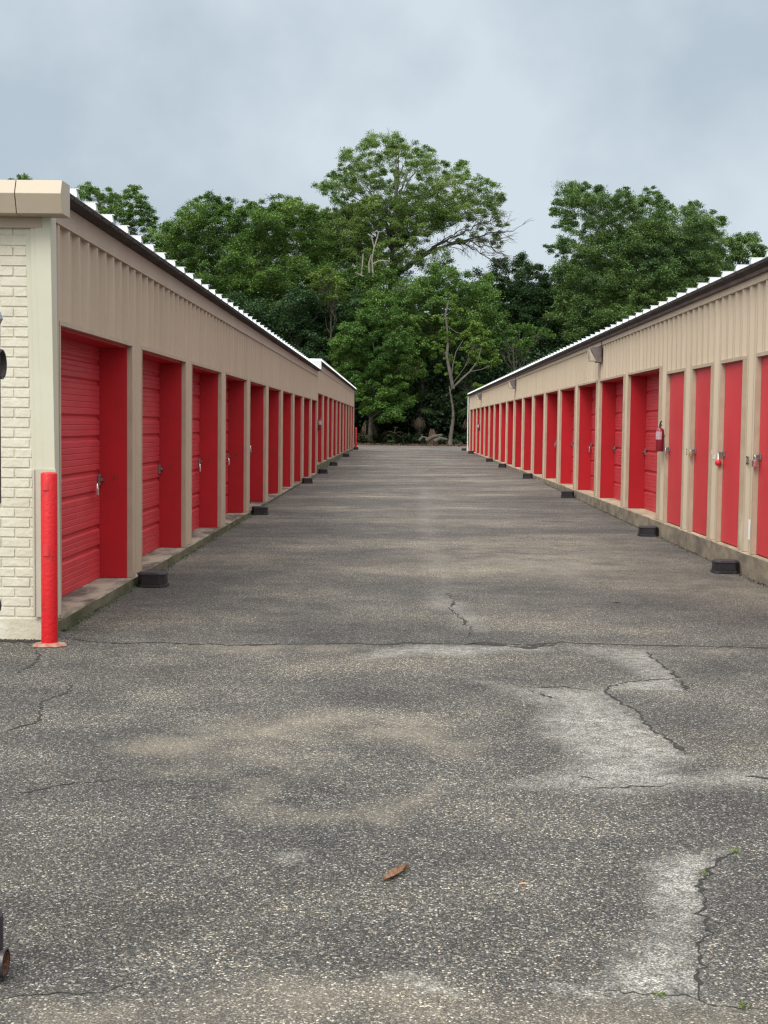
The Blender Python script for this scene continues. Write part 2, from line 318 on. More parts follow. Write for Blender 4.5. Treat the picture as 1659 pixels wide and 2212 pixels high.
cracks = [  # line, width
 ([(140,1379),(200,1387),(260,1389),(325,1388),(425,1391),(500,1394),(650,1392),(750,1390),(830,1393),(874,1389),(1000,1392),(1045,1388),(1140,1394),(1200,1391),(1210,1387),(1280,1391),(1405,1394),(1530,1397),(1659,1399),(1800,1402)], .016),
 ([(1000,1392),(1050,1391),(1100,1396),(1145,1398),(1205,1392)], .026),
 ([(967,1279),(980,1302),(975,1319),(1000,1342),(1022,1362)], .012),
 ([(1022,1362),(1008,1376),(1000,1390)], .012),
 ([(1395,1407),(1420,1427),(1455,1452),(1462,1469),(1492,1497)], .016),
 ([(1455,1464),(1380,1472),(1325,1482),(1302,1494),(1335,1512),(1375,1532),(1395,1562),(1450,1604),(1475,1629)], .017),
 ([(1125,1487),(1200,1509),(1225,1515)], .010), ([(1125,1484),(1210,1485),(1300,1492)], .007),
 ([(1230,1674),(1265,1679),(1295,1687)], .009), ([(1260,1702),(1355,1701),(1450,1692)], .009), ([(1585,1672),(1620,1676),(1659,1682),(1720,1690)], .010),
 ([(1610,1826),(1570,1851),(1525,1876),(1510,1901),(1515,1936),(1510,1951),(1522,1981),(1518,2020),(1515,2051),(1505,2081),(1512,2131),(1515,2166)], .016),
 ([(1275,2141),(1405,2146),(1515,2160),(1605,2181),(1700,2184)], .006),
 ([(0,2158),(60,2155),(125,2146),(210,2138),(280,2123),(345,2111),(380,2104)], .009), ([(400,2101),(435,2098),(470,2101)], .005), ([(500,2104),(530,2094)], .008),
 ([(75,1404),(90,1422),(50,1447),(30,1455)], .014), ([(147,1472),(145,1497),(90,1517),(80,1557),(30,1574),(0,1582),(-60,1590)], .011),
 ([(0,1719),(75,1707),(175,1690),(260,1683)], .006), ([(690,1985),(720,1960)], .005),
 ([(-60,1384),(20,1384),(70,1386),(135,1380)], .045),
]
LPW = [(P2(p), s, e) for p, s, e in light_patches]; TPW = [(P2(p), s, e) for p, s, e in tan_patches]
CRW = [(P2(p), w_) for p, w_ in cracks]
def vnoise(X, Y, sc_, seed=0):
    r = np.random.default_rng(seed); G = r.random((64, 64)); x = X*sc_ % 64; y = Y*sc_ % 64
    xi = np.floor(x).astype(int) % 64; yi = np.floor(y).astype(int) % 64; fx = x-np.floor(x); fy = y-np.floor(y); fx = fx*fx*(3-2*fx); fy = fy*fy*(3-2*fy)
    a = G[yi, xi]; b = G[yi, (xi+1) % 64]; c = G[(yi+1) % 64, xi]; d = G[(yi+1) % 64, (xi+1) % 64]
    return (a*(1-fx)+b*fx)*(1-fy)+(c*(1-fx)+d*fx)*fy
def patchf(PW):
    def fn(X, Y):
        wv = np.zeros(X.shape); wob = (vnoise(X+50, Y+50, 3, 1)-.5)*.16+(vnoise(X+50, Y+50, 9, 2)-.5)*.07+(vnoise(X+50, Y+50, 22, 3)-.5)*.03
        for p, s, e in PW:
            sdv = polysd(X, Y, p)+wob; wv = np.maximum(wv, s*np.clip(.5-sdv/(2*e), 0, 1))
        wv = wv*(.72+.55*vnoise(X+30, Y+30, 14, 6))*(.8+.4*vnoise(X+30, Y+30, 5, 7))
        for ci, side in ((11, .18), (5, .12), (4, .25)):      # the joints cut these patches off sharply on their right
            q = CRW[ci][0]; q = q[np.argsort(q[:, 1])]; xc = np.interp(Y, q[:, 1], q[:, 0])
            m_ = (Y > q[:, 1].min()) & (Y < q[:, 1].max()) & (X > xc)
            if ci == 5: m_ &= (X < xc+1.2) & (Y < onz(1400, 1490).y)
            wv = np.where(m_, wv*side, wv)
        return wv
    return fn
def asphalt():
    m = bpy.data.materials.new('asphalt'); m.use_nodes = True; N = m.node_tree.nodes; L = m.node_tree.links
    b = N['Principled BSDF']; b.inputs['Roughness'].default_value = .88; b.inputs['Specular IOR Level'].default_value = .25
    g = nd(N, 'ShaderNodeNewGeometry'); P = g.outputs['Position']
    def noise(s, d=4, r=.6, v=None):
        n = nd(N, 'ShaderNodeTexNoise'); n.inputs['Scale'].default_value = s; n.inputs['Detail'].default_value = d; n.inputs['Roughness'].default_value = r; L.new(v or P, n.inputs['Vector']); return n.outputs[0]
    def ramp(v, *els):
        r = nd(N, 'ShaderNodeValToRGB'); L.new(v, r.inputs[0]); e = r.color_ramp.elements
        e[0].position, c = els[0]; e[0].color = (*c, 1); e[1].position, c = els[-1]; e[1].color = (*c, 1)
        for p_, c in els[1:-1]: q = e.new(p_); q.color = (*c, 1)
        return r.outputs[0]
    def mix(f, a, c, bt='MIX'):
        x = nd(N, 'ShaderNodeMix', data_type='RGBA', blend_type=bt)
        for s_, v in ((0, f), (6, a), (7, c)):
            if isinstance(v, (float, int)): x.inputs[s_].default_value = v
            elif isinstance(v, tuple): x.inputs[s_].default_value = (*v, 1)
            else: L.new(v, x.inputs[s_])
        return x.outputs[2]
    def math_(op, a, c=0., cl=False):
        x = nd(N, 'ShaderNodeMath', operation=op, use_clamp=cl)
        for s_, v in ((0, a), (1, c)):
            if isinstance(v, (float, int)): x.inputs[s_].default_value = v
            else: L.new(v, x.inputs[s_])
        return x.outputs[0]
    # stones: two sizes of aggregate, each stone its own grey
    vs = []
    for s in (150., 270.):
        v = nd(N, 'ShaderNodeTexVoronoi'); v.inputs['Scale'].default_value = s; v.inputs['Randomness'].default_value = 1.; L.new(P, v.inputs['Vector']); vs.append(v)
    sepc = nd(N, 'ShaderNodeSeparateColor'); L.new(vs[0].outputs['Color'], sepc.inputs[0])
    sepd = nd(N, 'ShaderNodeSeparateColor'); L.new(vs[1].outputs['Color'], sepd.inputs[0])
    stone = ramp(sepc.outputs[0], (.0, (.026, .0265, .0275)), (.40, (.056, .0565, .058)), (.70, (.110, .109, .107)), (.84, (.22, .21, .19)), (.955, (.55, .52, .45)), (1., (.95, .92, .84)))
    stone2 = ramp(sepd.outputs[1], (.0, (.028, .028, .029)), (.5, (.076, .076, .075)), (.85, (.20, .193, .18)), (1., (.50, .475, .43)))
    tint = ramp(sepc.outputs[2], (.0, (1., .95, .86)), (.25, (1, 1, 1)), (.65, (.98, .99, 1)), (1., (.88, .95, 1.05)))
    st = mix(.45, stone, stone2); st = mix(1., st, tint, 'MULTIPLY')
    gap = ramp(vs[0].outputs['Distance'], (.42, (1, 1, 1)), (.80, (.42, .40, .38)))
    st = mix(.75, st, gap, 'MULTIPLY')
    # large scale wear
    big = noise(.55, 6, .62); mid = noise(2.6, 5, .6); fine = noise(14, 4, .6)
    bands = nd(N, 'ShaderNodeMapping'); bands.inputs['Scale'].default_value = (.34, .80, 1); L.new(P, bands.inputs[0]); bn = noise(.55, 5, .62, bands.outputs[0])
    t1 = ramp(big, (.38, (.66, .66, .67)), (.52, (.93, .92, .90)), (.64, (1.30, 1.25, 1.16)))
    t2 = ramp(bn, (.40, (.80, .80, .81)), (.52, (1.02, 1.0, .98)), (.64, (1.42, 1.34, 1.20)))
    t3 = ramp(mid, (.35, (.86, .86, .87)), (.65, (1.14, 1.13, 1.11)))
    c = mix(1., st, t1, 'MULTIPLY'); c = mix(.8, c, t2, 'MULTIPLY'); c = mix(1., c, t3, 'MULTIPLY'); t4 = ramp(noise(38, 3, .7), (.34, (.72, .72, .73)), (.52, (1, 1, 1)), (.66, (1.32, 1.29, 1.24))); c = mix(.85, c, t4, 'MULTIPLY')
    # far away the stones lie under a thin film of dust: the lane beyond the gate reads browner
    sx = nd(N, 'ShaderNodeSeparateXYZ'); L.new(P, sx.inputs[0])
    fy = nd(N, 'ShaderNodeMapRange'); L.new(sx.outputs[1], fy.inputs[0]); fy.inputs['From Min'].default_value = 10; fy.inputs['From Max'].default_value = 26; fy.inputs['To Min'].default_value = 0.; fy.inputs['To Max'].default_value = .38
    dust = mix(1., ramp(bn, (.36, (.088, .079, .075)), (.5, (.135, .120, .109)), (.66, (.27, .243, .205))), t3, 'MULTIPLY'); dust = mix(.9, dust, t4, 'MULTIPLY')
    c = mix(fy.outputs[0], c, dust)
    al = nd(N, 'ShaderNodeAttribute', attribute_name='wear'); at = nd(N, 'ShaderNodeAttribute', attribute_name='sand')
    brk = ramp(fine, (.34, (.35, .35, .35)), (.58, (1, 1, 1)))
    wl = math_('MULTIPLY', al.outputs['Fac'], brk)
    lightc = mix(1., ramp(sepc.outputs[1], (.0, (.20, .195, .18)), (.5, (.36, .35, .325)), (1., (.68, .66, .60))), gap, 'MULTIPLY')
    c = mix(math_('MULTIPLY', wl, .74), c, lightc)
    sandc = ramp(sepd.outputs[0], (.0, (.17, .145, .11)), (.6, (.29, .25, .19)), (1., (.52, .46, .36)))
    c = mix(math_('MULTIPLY', math_('MULTIPLY', at.outputs['Fac'], ramp(mid, (.34, (.25, .25, .25)), (.6, (1, 1, 1)))), .58), c, sandc)
    L.new(c, b.inputs['Base Color'])
    h = math_('SUBTRACT', 1., vs[0].outputs['Distance']); h2 = math_('ADD', h, math_('MULTIPLY', sepc.outputs[0], .5))
    bp = nd(N, 'ShaderNodeBump'); bp.inputs['Strength'].default_value = .7; bp.inputs['Distance'].default_value = .006; L.new(h2, bp.inputs['Height'])
    bp2 = nd(N, 'ShaderNodeBump'); bp2.inputs['Strength'].default_value = .35; bp2.inputs['Distance'].default_value = .05; L.new(mid, bp2.inputs['Height']); L.new(bp.outputs[0], bp2.inputs['Normal']); L.new(bp2.outputs[0], b.inputs['Normal'])
    return m
M['asphalt'] = asphalt()
xs = np.concatenate([[-14, -10, -7, -5, -4], np.arange(-3.4, 4.1, .035), [4.6, 6, 9, 14]]); ys = np.concatenate([[-14, -8, -3, 0, 2], np.arange(2.9, 13.5, .035), np.arange(13.7, 18, .25), np.arange(18, 87.8, 1.)])
tag(grid_obj('driveway_pavement', xs, ys, 0, M['asphalt'], {'wear': patchf(LPW), 'sand': patchf(TPW)}), kind='structure')
M['earth'] = mat('earth', (.10, .075, .05), .95, (.05, .04, .028), 1.5, .8, 12)
tag(grid_obj('ground', np.array([-900, -300, -100, -40, -20, -8, 0, 8, 20, 40, 100, 300, 900.]), np.array([-500, -100, -20, 0, 15, 21, 28, 37, 40, 60, 70, 72, 92, 130, 250, 900.]), -.035, M['earth']), kind='structure')
# cracks: dark ragged ribbons of open joint
M['crack'] = mat('crack_fill', (.028, .026, .024), .95, (.012, .011, .01), 30)
mb = MB()
for pts, wd in CRW:
    q = []
    for (a, b) in zip(pts[:-1], pts[1:]):
        n = max(2, int(np.hypot(*(b-a))/.022)); q += [a+(b-a)*k/n for k in range(n)]
    q.append(pts[-1]); q = np.array(q); n = len(q)
    d = np.gradient(q, axis=0); d /= np.linalg.norm(d, axis=1)[:, None]+1e-9; nn = np.stack([-d[:, 1], d[:, 0]], 1)
    jit = np.convolve(rng.normal(0, 1, n+8), np.ones(5)/5, 'valid')[:n]*.024+rng.normal(0, .0075, n); q = q+nn*jit[:, None]
    ww = wd*(1.0 if q[:, 1].mean() < 5.2 else (3.2 if abs(q[0, 1]-q[-1, 1]) < .35 else 1.7))*(.22+.95*np.abs(np.convolve(rng.normal(0, 1, n+8), np.ones(4)/4, 'valid')[:n])); taper = np.clip(np.minimum(np.arange(n), np.arange(n)[::-1])/6., .15, 1); ww = ww*taper
    for i in range(n-1):
        for k in (0,):
            a, b = q[i], q[i+1]; wa, wb = ww[i]/2, ww[i+1]/2
            mb.add([(a[0]-nn[i, 0]*wa, a[1]-nn[i, 1]*wa, gzf(*a)+.002), (b[0]-nn[i+1, 0]*wb, b[1]-nn[i+1, 1]*wb, gzf(*b)+.002), (b[0]+nn[i+1, 0]*wb, b[1]+nn[i+1, 1]*wb, gzf(*b)+.002), (a[0]+nn[i, 0]*wa, a[1]+nn[i, 1]*wa, gzf(*a)+.002)], [(0, 1, 2, 3)])
tag(mb.build('pavement_cracks', M['crack'], recalc=False), kind='structure')

# ---------------------------------------------------------------- storage buildings
RIB = .311
def rib_profile(y0, y1, phase):
    """breakpoints (y, u) of the ribbed sheet between y0 and y1"""
    base = [(-.060, 0), (-.024, .038), (.024, .038), (.060, 0), (.108, 0), (.118, .007), (.132, .007), (.142, 0), (.169, 0), (.179, .007), (.193, .007), (.203, 0)]
    pts = []; k0 = int(math.floor((y0-phase)/RIB))-1; k1 = int(math.ceil((y1-phase)/RIB))+1
    for k in range(k0, k1+1):
        for dy, u in base: pts.append((phase+k*RIB+dy, u))
    Y = [p[0] for p in pts]; Uu = [p[1] for p in pts]
    res = [(y0, float(np.interp(y0, Y, Uu)))]+[p for p in pts if y0+1e-4 < p[0] < y1-1e-4]+[(y1, float(np.interp(y1, Y, Uu)))]
    return res
class Side:
    def __init__(s, X, sign): s.X = X; s.s = sign
    def x(s, u): return s.X+s.s*u
def ribbed(mb, S, y0, y1, z0, z1, phase, dent=None):
    pr = rib_profile(y0, y1, phase); zs = [z0, z1]
    if dent: zs = list(np.linspace(z0, z0+.9, 12))+[z1]
    vs = []
    for z in zs:
        for y, u in pr:
            if dent:
                f = math.exp(-((z-z0-.12)/.22)**2)*math.exp(-((y-y1)/.16)**2); u = u+dent*f*(1 if math.sin(y*60) > -.2 else .2)
            vs.append((S.x(u), y, z))
    n = len(pr); fs = []
    for j in range(len(zs)-1):
        for i in range(n-1): fs.append((j*n+i, j*n+i+1, (j+1)*n+i+1, (j+1)*n+i))
    mb.add(vs, fs)
def ubox(mb, S, u0, u1, y0, y1, z0, z1): mb.box(S.x(u0), S.x(u1), y0, y1, z0, z1)
def door_profile(h, style):
    """(u offset, z) from floor up of the slatted curtain"""
    p = [(0, 0), (.022, .004)]; z = .004; k = 0
    while True:
        hh = (.262 if k % 2 == 0 else .135) if style == 'alt' else .262
        lines = 4 if hh > .2 else 2
        if z+hh+.055 > h: hh = h-z-.002
        if hh <= .02: break
        top = z+hh
        for j in range(1, lines+1):
            zz = z+hh*j/(lines+1); p += [(.022, zz-.006), (.017, zz), (.022, zz+.006)]
        p += [(.022, top-.006)]
        if top >= h-.06: break
        p += [(.002, top+.008), (.002, top+.032), (.022, top+.052)]; z = top+.052; k += 1
    p.append((.022, h)); return p
def rollup(bld, S, y0, y1, z0, h, style, redm, jm, detail=True, latch_far=True, trimm='trim'):
    rec = .25
    D = MB(); pr = door_profile(h, style); vs = []
    for yy in (y0+.03, y1-.03):
        for u, z in pr: vs.append((S.x(-rec+u-.022), yy, z0+z))
    n = len(pr); D.add(vs, [(i, i+1, n+i+1, n+i) for i in range(n-1)])
    d = D.build('roll_up_door', M[redm], bld, recalc=False)
    if detail:
        lm = MB(); yl = y1-.10 if latch_far else y0+.10; za = z0+.86
        ubox(lm, S, -rec+.002, -rec+.022, yl-.035, yl+.035, za, za+.10); ubox(lm, S, -rec+.022, -rec+.040, yl-.02, yl+.075, za+.04, za+.062)
        lm.build('latch', M['steel'], d, bevel=.003)
        pm = MB(); yh = y0+.35
        pm.tube([(S.x(-rec+.0), yh, z0+.13), (S.x(-rec+.05), yh+.02, z0+.135), (S.x(-rec+.05), yh+.16, z0+.135), (S.x(-rec+.0), yh+.18, z0+.13)], .007, 6)
        pm.build('pull_handle', M['red_dark'], d)
    for a in (y0+.021, y1-.06):
        G = MB(); ubox(G, S, -rec-.05, -rec-.0225, a, a+.039, z0, z0+h-.001); G.build('guide_rail', M['red_dark'], bld)
    J = MB()
    ubox(J, S, -rec-.02, -.004, y0+.001, y0+.02, z0+.004, z0+h-.021); ubox(J, S, -rec-.02, -.004, y1-.02, y1-.001, z0+.004, z0+h-.021); ubox(J, S, -rec-.02, -.004, y0+.001, y1-.001, z0+h-.020, z0+h-.001)
    J.build('door_jamb', M[jm], bld)
    if detail and S.s > 0:
        Bh = MB(); Bh.lathe((0, 0, 0), [(.001, -.0015), (.011, -.0015), (.011, 0)], 10); Bh.v = [(S.x(-.12)+a_, y1-.0215+c_, z0+.93+b_) for a_, b_, c_ in Bh.v]; Bh.build('bolt_hole', M['inner'], bld)
    T = MB()
    ubox(T, S, -.003, .044, y0-.032, y0, z0+.003, z0+h); ubox(T, S, -.003, .044, y1, y1+.032, z0+.003, z0+h); ubox(T, S, -.003, .0465, y0-.034, y1+.034, z0+h, z0+h+.034)
    T.build('door_trim', M[trimm], bld)
def roof_part(bld, S, y0, y1, z, depth, uo=.155, first=None):
    """deck of the roof with its tall standing ribs every 61 cm"""
    sl = .002; D = MB()
    ring = lambda y: [(S.x(uo), y, z-.006), (S.x(uo), y, z), (S.x(-depth/2), y, z+sl*(depth/2+uo)), (S.x(-depth), y, z), (S.x(-depth), y, z-.006)]
    D.prism(ring(y0), ring(y1)); rf = D.build('roof', M['roofw'], bld)
    Q = MB(); k = 0; y = first or y0+.12
    while y < y1-.02:
        for ua, za, ub, zb in ((uo+.004, z, -depth/2, z+sl*(depth/2+uo)), (-depth/2, z+sl*(depth/2+uo), -depth, z)):
            hz = .066; A = [(S.x(ua), y-.050, za+.001), (S.x(ua), y+.050, za+.001), (S.x(ua-.012), y+.016, za+hz), (S.x(ua-.012), y-.016, za+hz)]
            B = [(S.x(ub), y-.050, zb+.001), (S.x(ub), y+.050, zb+.001), (S.x(ub), y+.016, zb+hz), (S.x(ub), y-.016, zb+hz)]; Q.prism(A, B)
            if ua > 0:
                Q.prism([(S.x(ua+.006), y-.022, za+hz-.004), (S.x(ua+.006), y+.022, za+hz-.004), (S.x(ua+.006), y+.022, za+hz+.003), (S.x(ua+.006), y-.022, za+hz+.003)], [(S.x(ua-.35), y-.018, za+hz+.0012), (S.x(ua-.35), y+.018, za+hz+.0012), (S.x(ua-.35), y+.018, za+hz+.005), (S.x(ua-.35), y-.018, za+hz+.005)])
        y += .6096; k += 1
    Q.build('roof_rib', M['roofw'], rf)
    return rf

def section(bld, S, y0, y1, zf, head, ztrim, ztop, zroof, openings, small, wallm, trimm, style, gutter, depth, slabm, phase, zslabbot=-.35, slab=True, endwalls=(True, True)):
    W = MB(); allo = sorted([(a, b, zf+head) for a, b in openings]+[(a, b, zf+2.03) for a, b in small])
    e = y0
    for a, b, zh in allo:
        ribbed(W, S, e, a-.0005, zf+.004, ztrim+.05, phase, dent=.05 if (small and abs(a-14.55) < .2) else None)
        ribbed(W, S, a-.0005, b+.0005, zh, ztrim+.05, phase); e = b+.0005
    ribbed(W, S, e, y1, zf+.004, ztrim+.05, phase)
    W.build('ribbed_wall', M[wallm], bld, recalc=False)
    # plain remaining walls
    B = MB(); B.box(S.x(-depth+.2), S.x(-depth+.3), y0, y1, zf, ztop)
    if endwalls[0]: B.box(S.x(-depth+.2), S.x(-.01), y0+.005, y0+.06, zf, ztop)
    if endwalls[1]: B.box(S.x(-depth+.2), S.x(-.01), y1-.06, y1-.005, zf, ztop)
    B.box(S.x(-.9), S.x(-.95), y0+.07, y1-.07, zf, ztop-.02)
    B.build('back_wall', M[wallm], bld)
    F = MB(); ubox(F, S, .0385, .043, y0, y1, ztrim, ztop); ubox(F, S, .0, .049, y0, y1, ztrim-.008, ztrim); F.build('eave_trim', M[wallm], bld)
    E = MB(); 
    yy = y0
    while yy < y1:   # scalloped lower lip of the panel ends
        E.prism([(S.x(.035), yy, ztop), (S.x(.147), yy, zroof-.034), (S.x(.152), yy, zroof-.008), (S.x(.035), yy, zroof-.008)], [(S.x(.035), min(yy+.3, y1), ztop), (S.x(.147), min(yy+.3, y1), zroof-.034), (S.x(.152), min(yy+.3, y1), zroof-.008), (S.x(.035), min(yy+.3, y1), zroof-.008)])
        E.tube([(S.x(.15), yy+.1, zroof-.022), (S.x(.160), yy+.1, zroof-.022)], .007, 6); yy += .3048
    E.build('eave', M['eave'], bld)
    if gutter:
        G = MB(); G.prism([(S.x(.041), y0, ztop-.004), (S.x(.085), y0, ztop+.002), (S.x(.095), y0, ztop+.05), (S.x(.041), y0, ztop+.05)], [(S.x(.041), y1, ztop-.004), (S.x(.085), y1, ztop+.002), (S.x(.095), y1, ztop+.05), (S.x(.041), y1, ztop+.05)]); G.build('gutter', M['gutter'], bld)
    roof_part(bld, S, y0+.03, y1+.05, zroof, depth, first=9.92 if (S.s > 0 and y0 < 20) else None)
    if slab:
        Sb = MB(); n = max(2, int((y1-y0)/.25)); rr = random.Random(5)
        for i in range(n):
            a = y0+(y1-y0)*i/n; b = y0+(y1-y0)*(i+1)/n; Sb.prism([(S.x(.044), a, zslabbot), (S.x(.048), a, zf-.012), (S.x(.036), a, zf), (S.x(-depth+.2), a, zf), (S.x(-depth+.2), a, zslabbot)], [(S.x(.044), b, zslabbot), (S.x(.048), b, zf-.012), (S.x(.036), b, zf), (S.x(-depth+.2), b, zf), (S.x(-depth+.2), b, zslabbot)])
        me = Sb; o = me.build('slab', M[slabm], bld, recalc=True)
        bmm = bmesh.new(); bmm.from_mesh(o.data); bmesh.ops.remove_doubles(bmm, verts=bmm.verts, dist=.0005)
        inner = [f for f in bmm.faces if abs(f.normal.y) > .9 and y0+.05 < f.calc_center_median().y < y1-.05]; bmesh.ops.delete(bmm, geom=inner, context='FACES_ONLY')
        for v in bmm.verts:
            if abs(v.co.x-S.x(.044)) < .012 and v.co.z > zf-.05: v.co.x += rr.uniform(-.006, .003)*S.s; v.co.z += rr.uniform(-.003, 0) if v.co.z < zf-.001 else 0
        bmm.to_mesh(o.data); bmm.free()
    for i, (a, b) in enumerate(openings):
        rollup(bld, S, a, b, zf, head, style(i) if callable(style) else style, 'red_door', 'red_jamb', detail=(a < 42), trimm=trimm)
    for a, b in small:
        h = 2.03; D = MB(); ubox(D, S, -.05, -.004, a+.006, b-.006, zf+.012, zf+h-.004); d = D.build('swing_door', M['red_slab'], bld, bevel=.003)
        hs = MB(); yl = b-.07; za = zf+.98
        ubox(hs, S, -.0035, .012, yl-.04, yl+.035, za, za+.06); ubox(hs, S, .012, .048, yl+.022, yl+.034, za+.02, za+.05); ubox(hs, S, .0455, .053, yl+.022, yl+.075, za+.02, za+.05)
        hs.build('hasp', M['steel'], d, bevel=.003)
        fr = MB(); ubox(fr, S, -.14, -.004, a-.0, a+.004, zf+.003, zf+h); ubox(fr, S, -.14, -.004, b-.004, b, zf+.003, zf+h); ubox(fr, S, -.14, -.004, a, b, zf+h-.004, zf+h+.0); fr.build('door_frame', M['trim_r'], bld)
        T = MB(); ubox(T, S, -.003, .044, a-.040, a, zf+.003, zf+h); ubox(T, S, -.003, .044, b, b+.040, zf+.003, zf+h); ubox(T, S, -.003, .0465, a-.042, b+.042, zf+h, zf+h+.038)
        T.build('door_trim', M[trimm], bld)

# left row
SL = Side(-2.512, +1)
LB = empty('storage_building', (-6, 9.5, 0), 'long tan ribbed metal storage building on the left with painted brick front corner', 'building', 'storage buildings along the lane')
ops_l = [(9.86+3.11*k, min(9.86+3.11*k+2.62, 40.2)) for k in range(10)]
section(LB, SL, 9.43, 40.3, .09, 2.134, 2.95, 3.10, 3.145, ops_l, [], 'tan_l', 'trim', 'alt', False, 9., 'slab_l', 9.79+.05, endwalls=(True, False))
ops_l2 = [(40.66+3.13*k, 40.66+3.13*k+2.66) for k in range(10)]
section(LB, SL, 40.304, 72.6, .33, 2.134, 3.19, 3.36, 3.41, ops_l2, [], 'tan_l', 'trim', 'alt', False, 9., 'slab_l', 9.79+.05, endwalls=(True, True))
mb = MB(); mb.box(SL.x(-8.9), SL.x(.15), 40.27, 40.30, 3.11, 3.42); mb.build('step_flashing', M['roofw'], LB)
mb = MB(); mb.box(SL.x(.02), SL.x(.06), 72.5, 72.66, .2, 3.36); mb.build('end_trim', M['inner'], LB)
# brick front of the left building
FY = 9.41
bm_ = MB(); rb = random.Random(3); z = .165; row = 0
jx0 = ony(57+0, 600, FY).x
while z < 2.83:
    t = (z-.1)/2.8; xr = -2.535+(-2.60+2.535)*t; x = xr
    off = 0.0 if row % 2 else .096; x_ = xr
    nxt = ony(31 if row % 2 == 0 else 64, 900, FY).x
    edges = [xr]; e = nxt
    while e > -9: edges.append(e); e -= .2015
    for a, b in zip(edges[1:], edges[:-1]):
        if b-a < .015: continue
        j = rb.uniform(-.0015, .0015); g = .0045; hh = .0575+rb.uniform(-.0015, .0015)
        x0, x1 = a+g, b-(g if b != xr else 0); y = FY+j; zz = z+rb.uniform(-.001, .001); c = .0025
        f = [(x0+c, y, zz+c), (x1-c, y+rb.uniform(-.001, .001), zz+c), (x1-c, y+rb.uniform(-.001, .001), zz+hh-c), (x0+c, y, zz+hh-c)]
        bk = [(x0, y+.008, zz), (x1, y+.008, zz), (x1, y+.008, zz+hh), (x0, y+.008, zz+hh)]
        bm_.add(f+bk, [(0, 1, 2, 3), (0, 4, 5, 1), (1, 5, 6, 2), (2, 6, 7, 3), (3, 7, 4, 0)])
    z += .0695; row += 1
bm_.add([(-9, FY+.0072, .14), (-2.44, FY+.0072, .14), (-2.44, FY+.0072, 2.95), (-9, FY+.0072, 2.95)], [(0, 1, 2, 3)])
bm_.build('brick_wall', M['brick'], LB, recalc=False)
mb = MB(); mb.box(-9, -2.475, FY-.012, FY+.2, -.2, .155); mb.build('footing', M['footing'], LB, bevel=.01)
def quadprism(mb, xs0, xs1, y0, y1, z0, z1):
    mb.prism([(xs0[0], y0, z0), (xs0[1], y0, z0), (xs0[1], y1, z0), (xs0[0], y1, z0)], [(xs1[0], y0, z1), (xs1[1], y0, z1), (xs1[1], y1, z1), (xs1[0], y1, z1)])
mb = MB(); quadprism(mb, (-2.535, -2.48), (-2.602, -2.54), FY-.004, FY+.10, .155, 2.95); quadprism(mb, (-2.498, -2.395), (-2.562, -2.422), FY-.022, FY+.14, .16, 2.95)
quadprism(mb, (-2.47, -2.392), (-2.53, -2.419), FY-.030, FY-.0222, 1.19, 2.95)
mb.build('corner_trim', M['corner'], LB, bevel=.004)
mb = MB(); mb.box(-2.545, -2.385, FY-.040, FY-.0305, .165, 1.20); mb.box(-2.545, -2.530, FY-.05, FY-.0402, .17, 1.195); mb.build('trim_patch', M['patch'], LB, bevel=.003)
mb = MB()
for xx0, xx1 in ((-2.60, -2.292), (-3.62, -2.606), (-4.6, -3.626), (-9, -4.606)):
    ring = lambda x: [(x, 9.21, 2.925), (x, 9.165, 3.052), (x, 9.205, 3.146), (x, 9.42, 3.150), (x, 9.42, 2.925)]
    ra, rb_ = ring(xx0), ring(xx1); mb.prism(ra, rb_)
mb.build('front_fascia', M['fascia'], LB, bevel=.003)
mb = MB(); mb.box(-9, -2.475, FY-.035, FY+.008, 2.852, 2.9245); mb.build('frieze_board', M['fascia'], LB, bevel=.003)

# right row
SR = Side(3.677, -1)
RB = empty('storage_building', (7, 9.5, 0), 'long buff ribbed metal storage building on the right with wall lamps and narrow doors', 'building', 'storage buildings along the lane')
ops_r = [(21.84+3.09*k-2.62, 21.84+3.09*k) for k in range(17)]
small = [(17.53, 18.66), (16.03, 17.03), (14.55, 15.52), (12.98, 13.97), (11.45, 12.45), (10.0, 11.0)]
section(RB, SR, 9.5, 72.3, .243, 2.134, 3.035, 3.10, 3.20, ops_r, small, 'tan_r', 'trim_r', 'even', True, 9., 'slab_r', 13.4)
mb = MB(); mb.box(3.56, 3.60, 72.31, 72.42, .19, 3.2); mb.build('end_trim', M['white'], RB)
def wall_text(s, y, z, size, mt, u=.0385, name='unit_number'):
    cu = bpy.data.curves.new('t', 'FONT'); cu.body = s; cu.size = size; cu.align_x = 'CENTER'; cu.extrude = .0006; cu.offset = size*.03
    o = bpy.data.objects.new('t', cu); col.objects.link(o); bpy.context.view_layer.update()
    me = bpy.data.meshes.new_from_object(o); bpy.data.objects.remove(o)
    Rm = Matrix(((0, 0, -1, SR.x(u)), (-1, 0, 0, y), (0, 1, 0, z), (0, 0, 0, 1))); me.transform(Rm); me.materials.clear(); me.materials.append(mt)
    q = bpy.data.objects.new(name, me); col.objects.link(q); q.parent = RB; q.matrix_parent_inverse = Matrix.Translation(-Vector(RB.location)); return q
for p in ((14.26, '32'), (17.28, '3'), (21.9, '1')): wall_text(p[1], p[0], 1.17 if p[1] == '32' else 1.20, .115, M['ink'])
mb = MB(); ubox(mb, SR, .038, .0392, 15.88, 15.90, 1.25, 1.29); ubox(mb, SR, .038, .0392, 15.74, 15.86, 1.19, 1.203); ubox(mb, SR, .038, .0392, 15.76, 15.78, 1.20, 1.235); mb.build('worn_marks', M['white'], RB)
mb = MB(); ubox(mb, SR, .038, .0395, 14.07, 14.14, .39, .60); mb.build('reflector_strip', M['white'], RB)

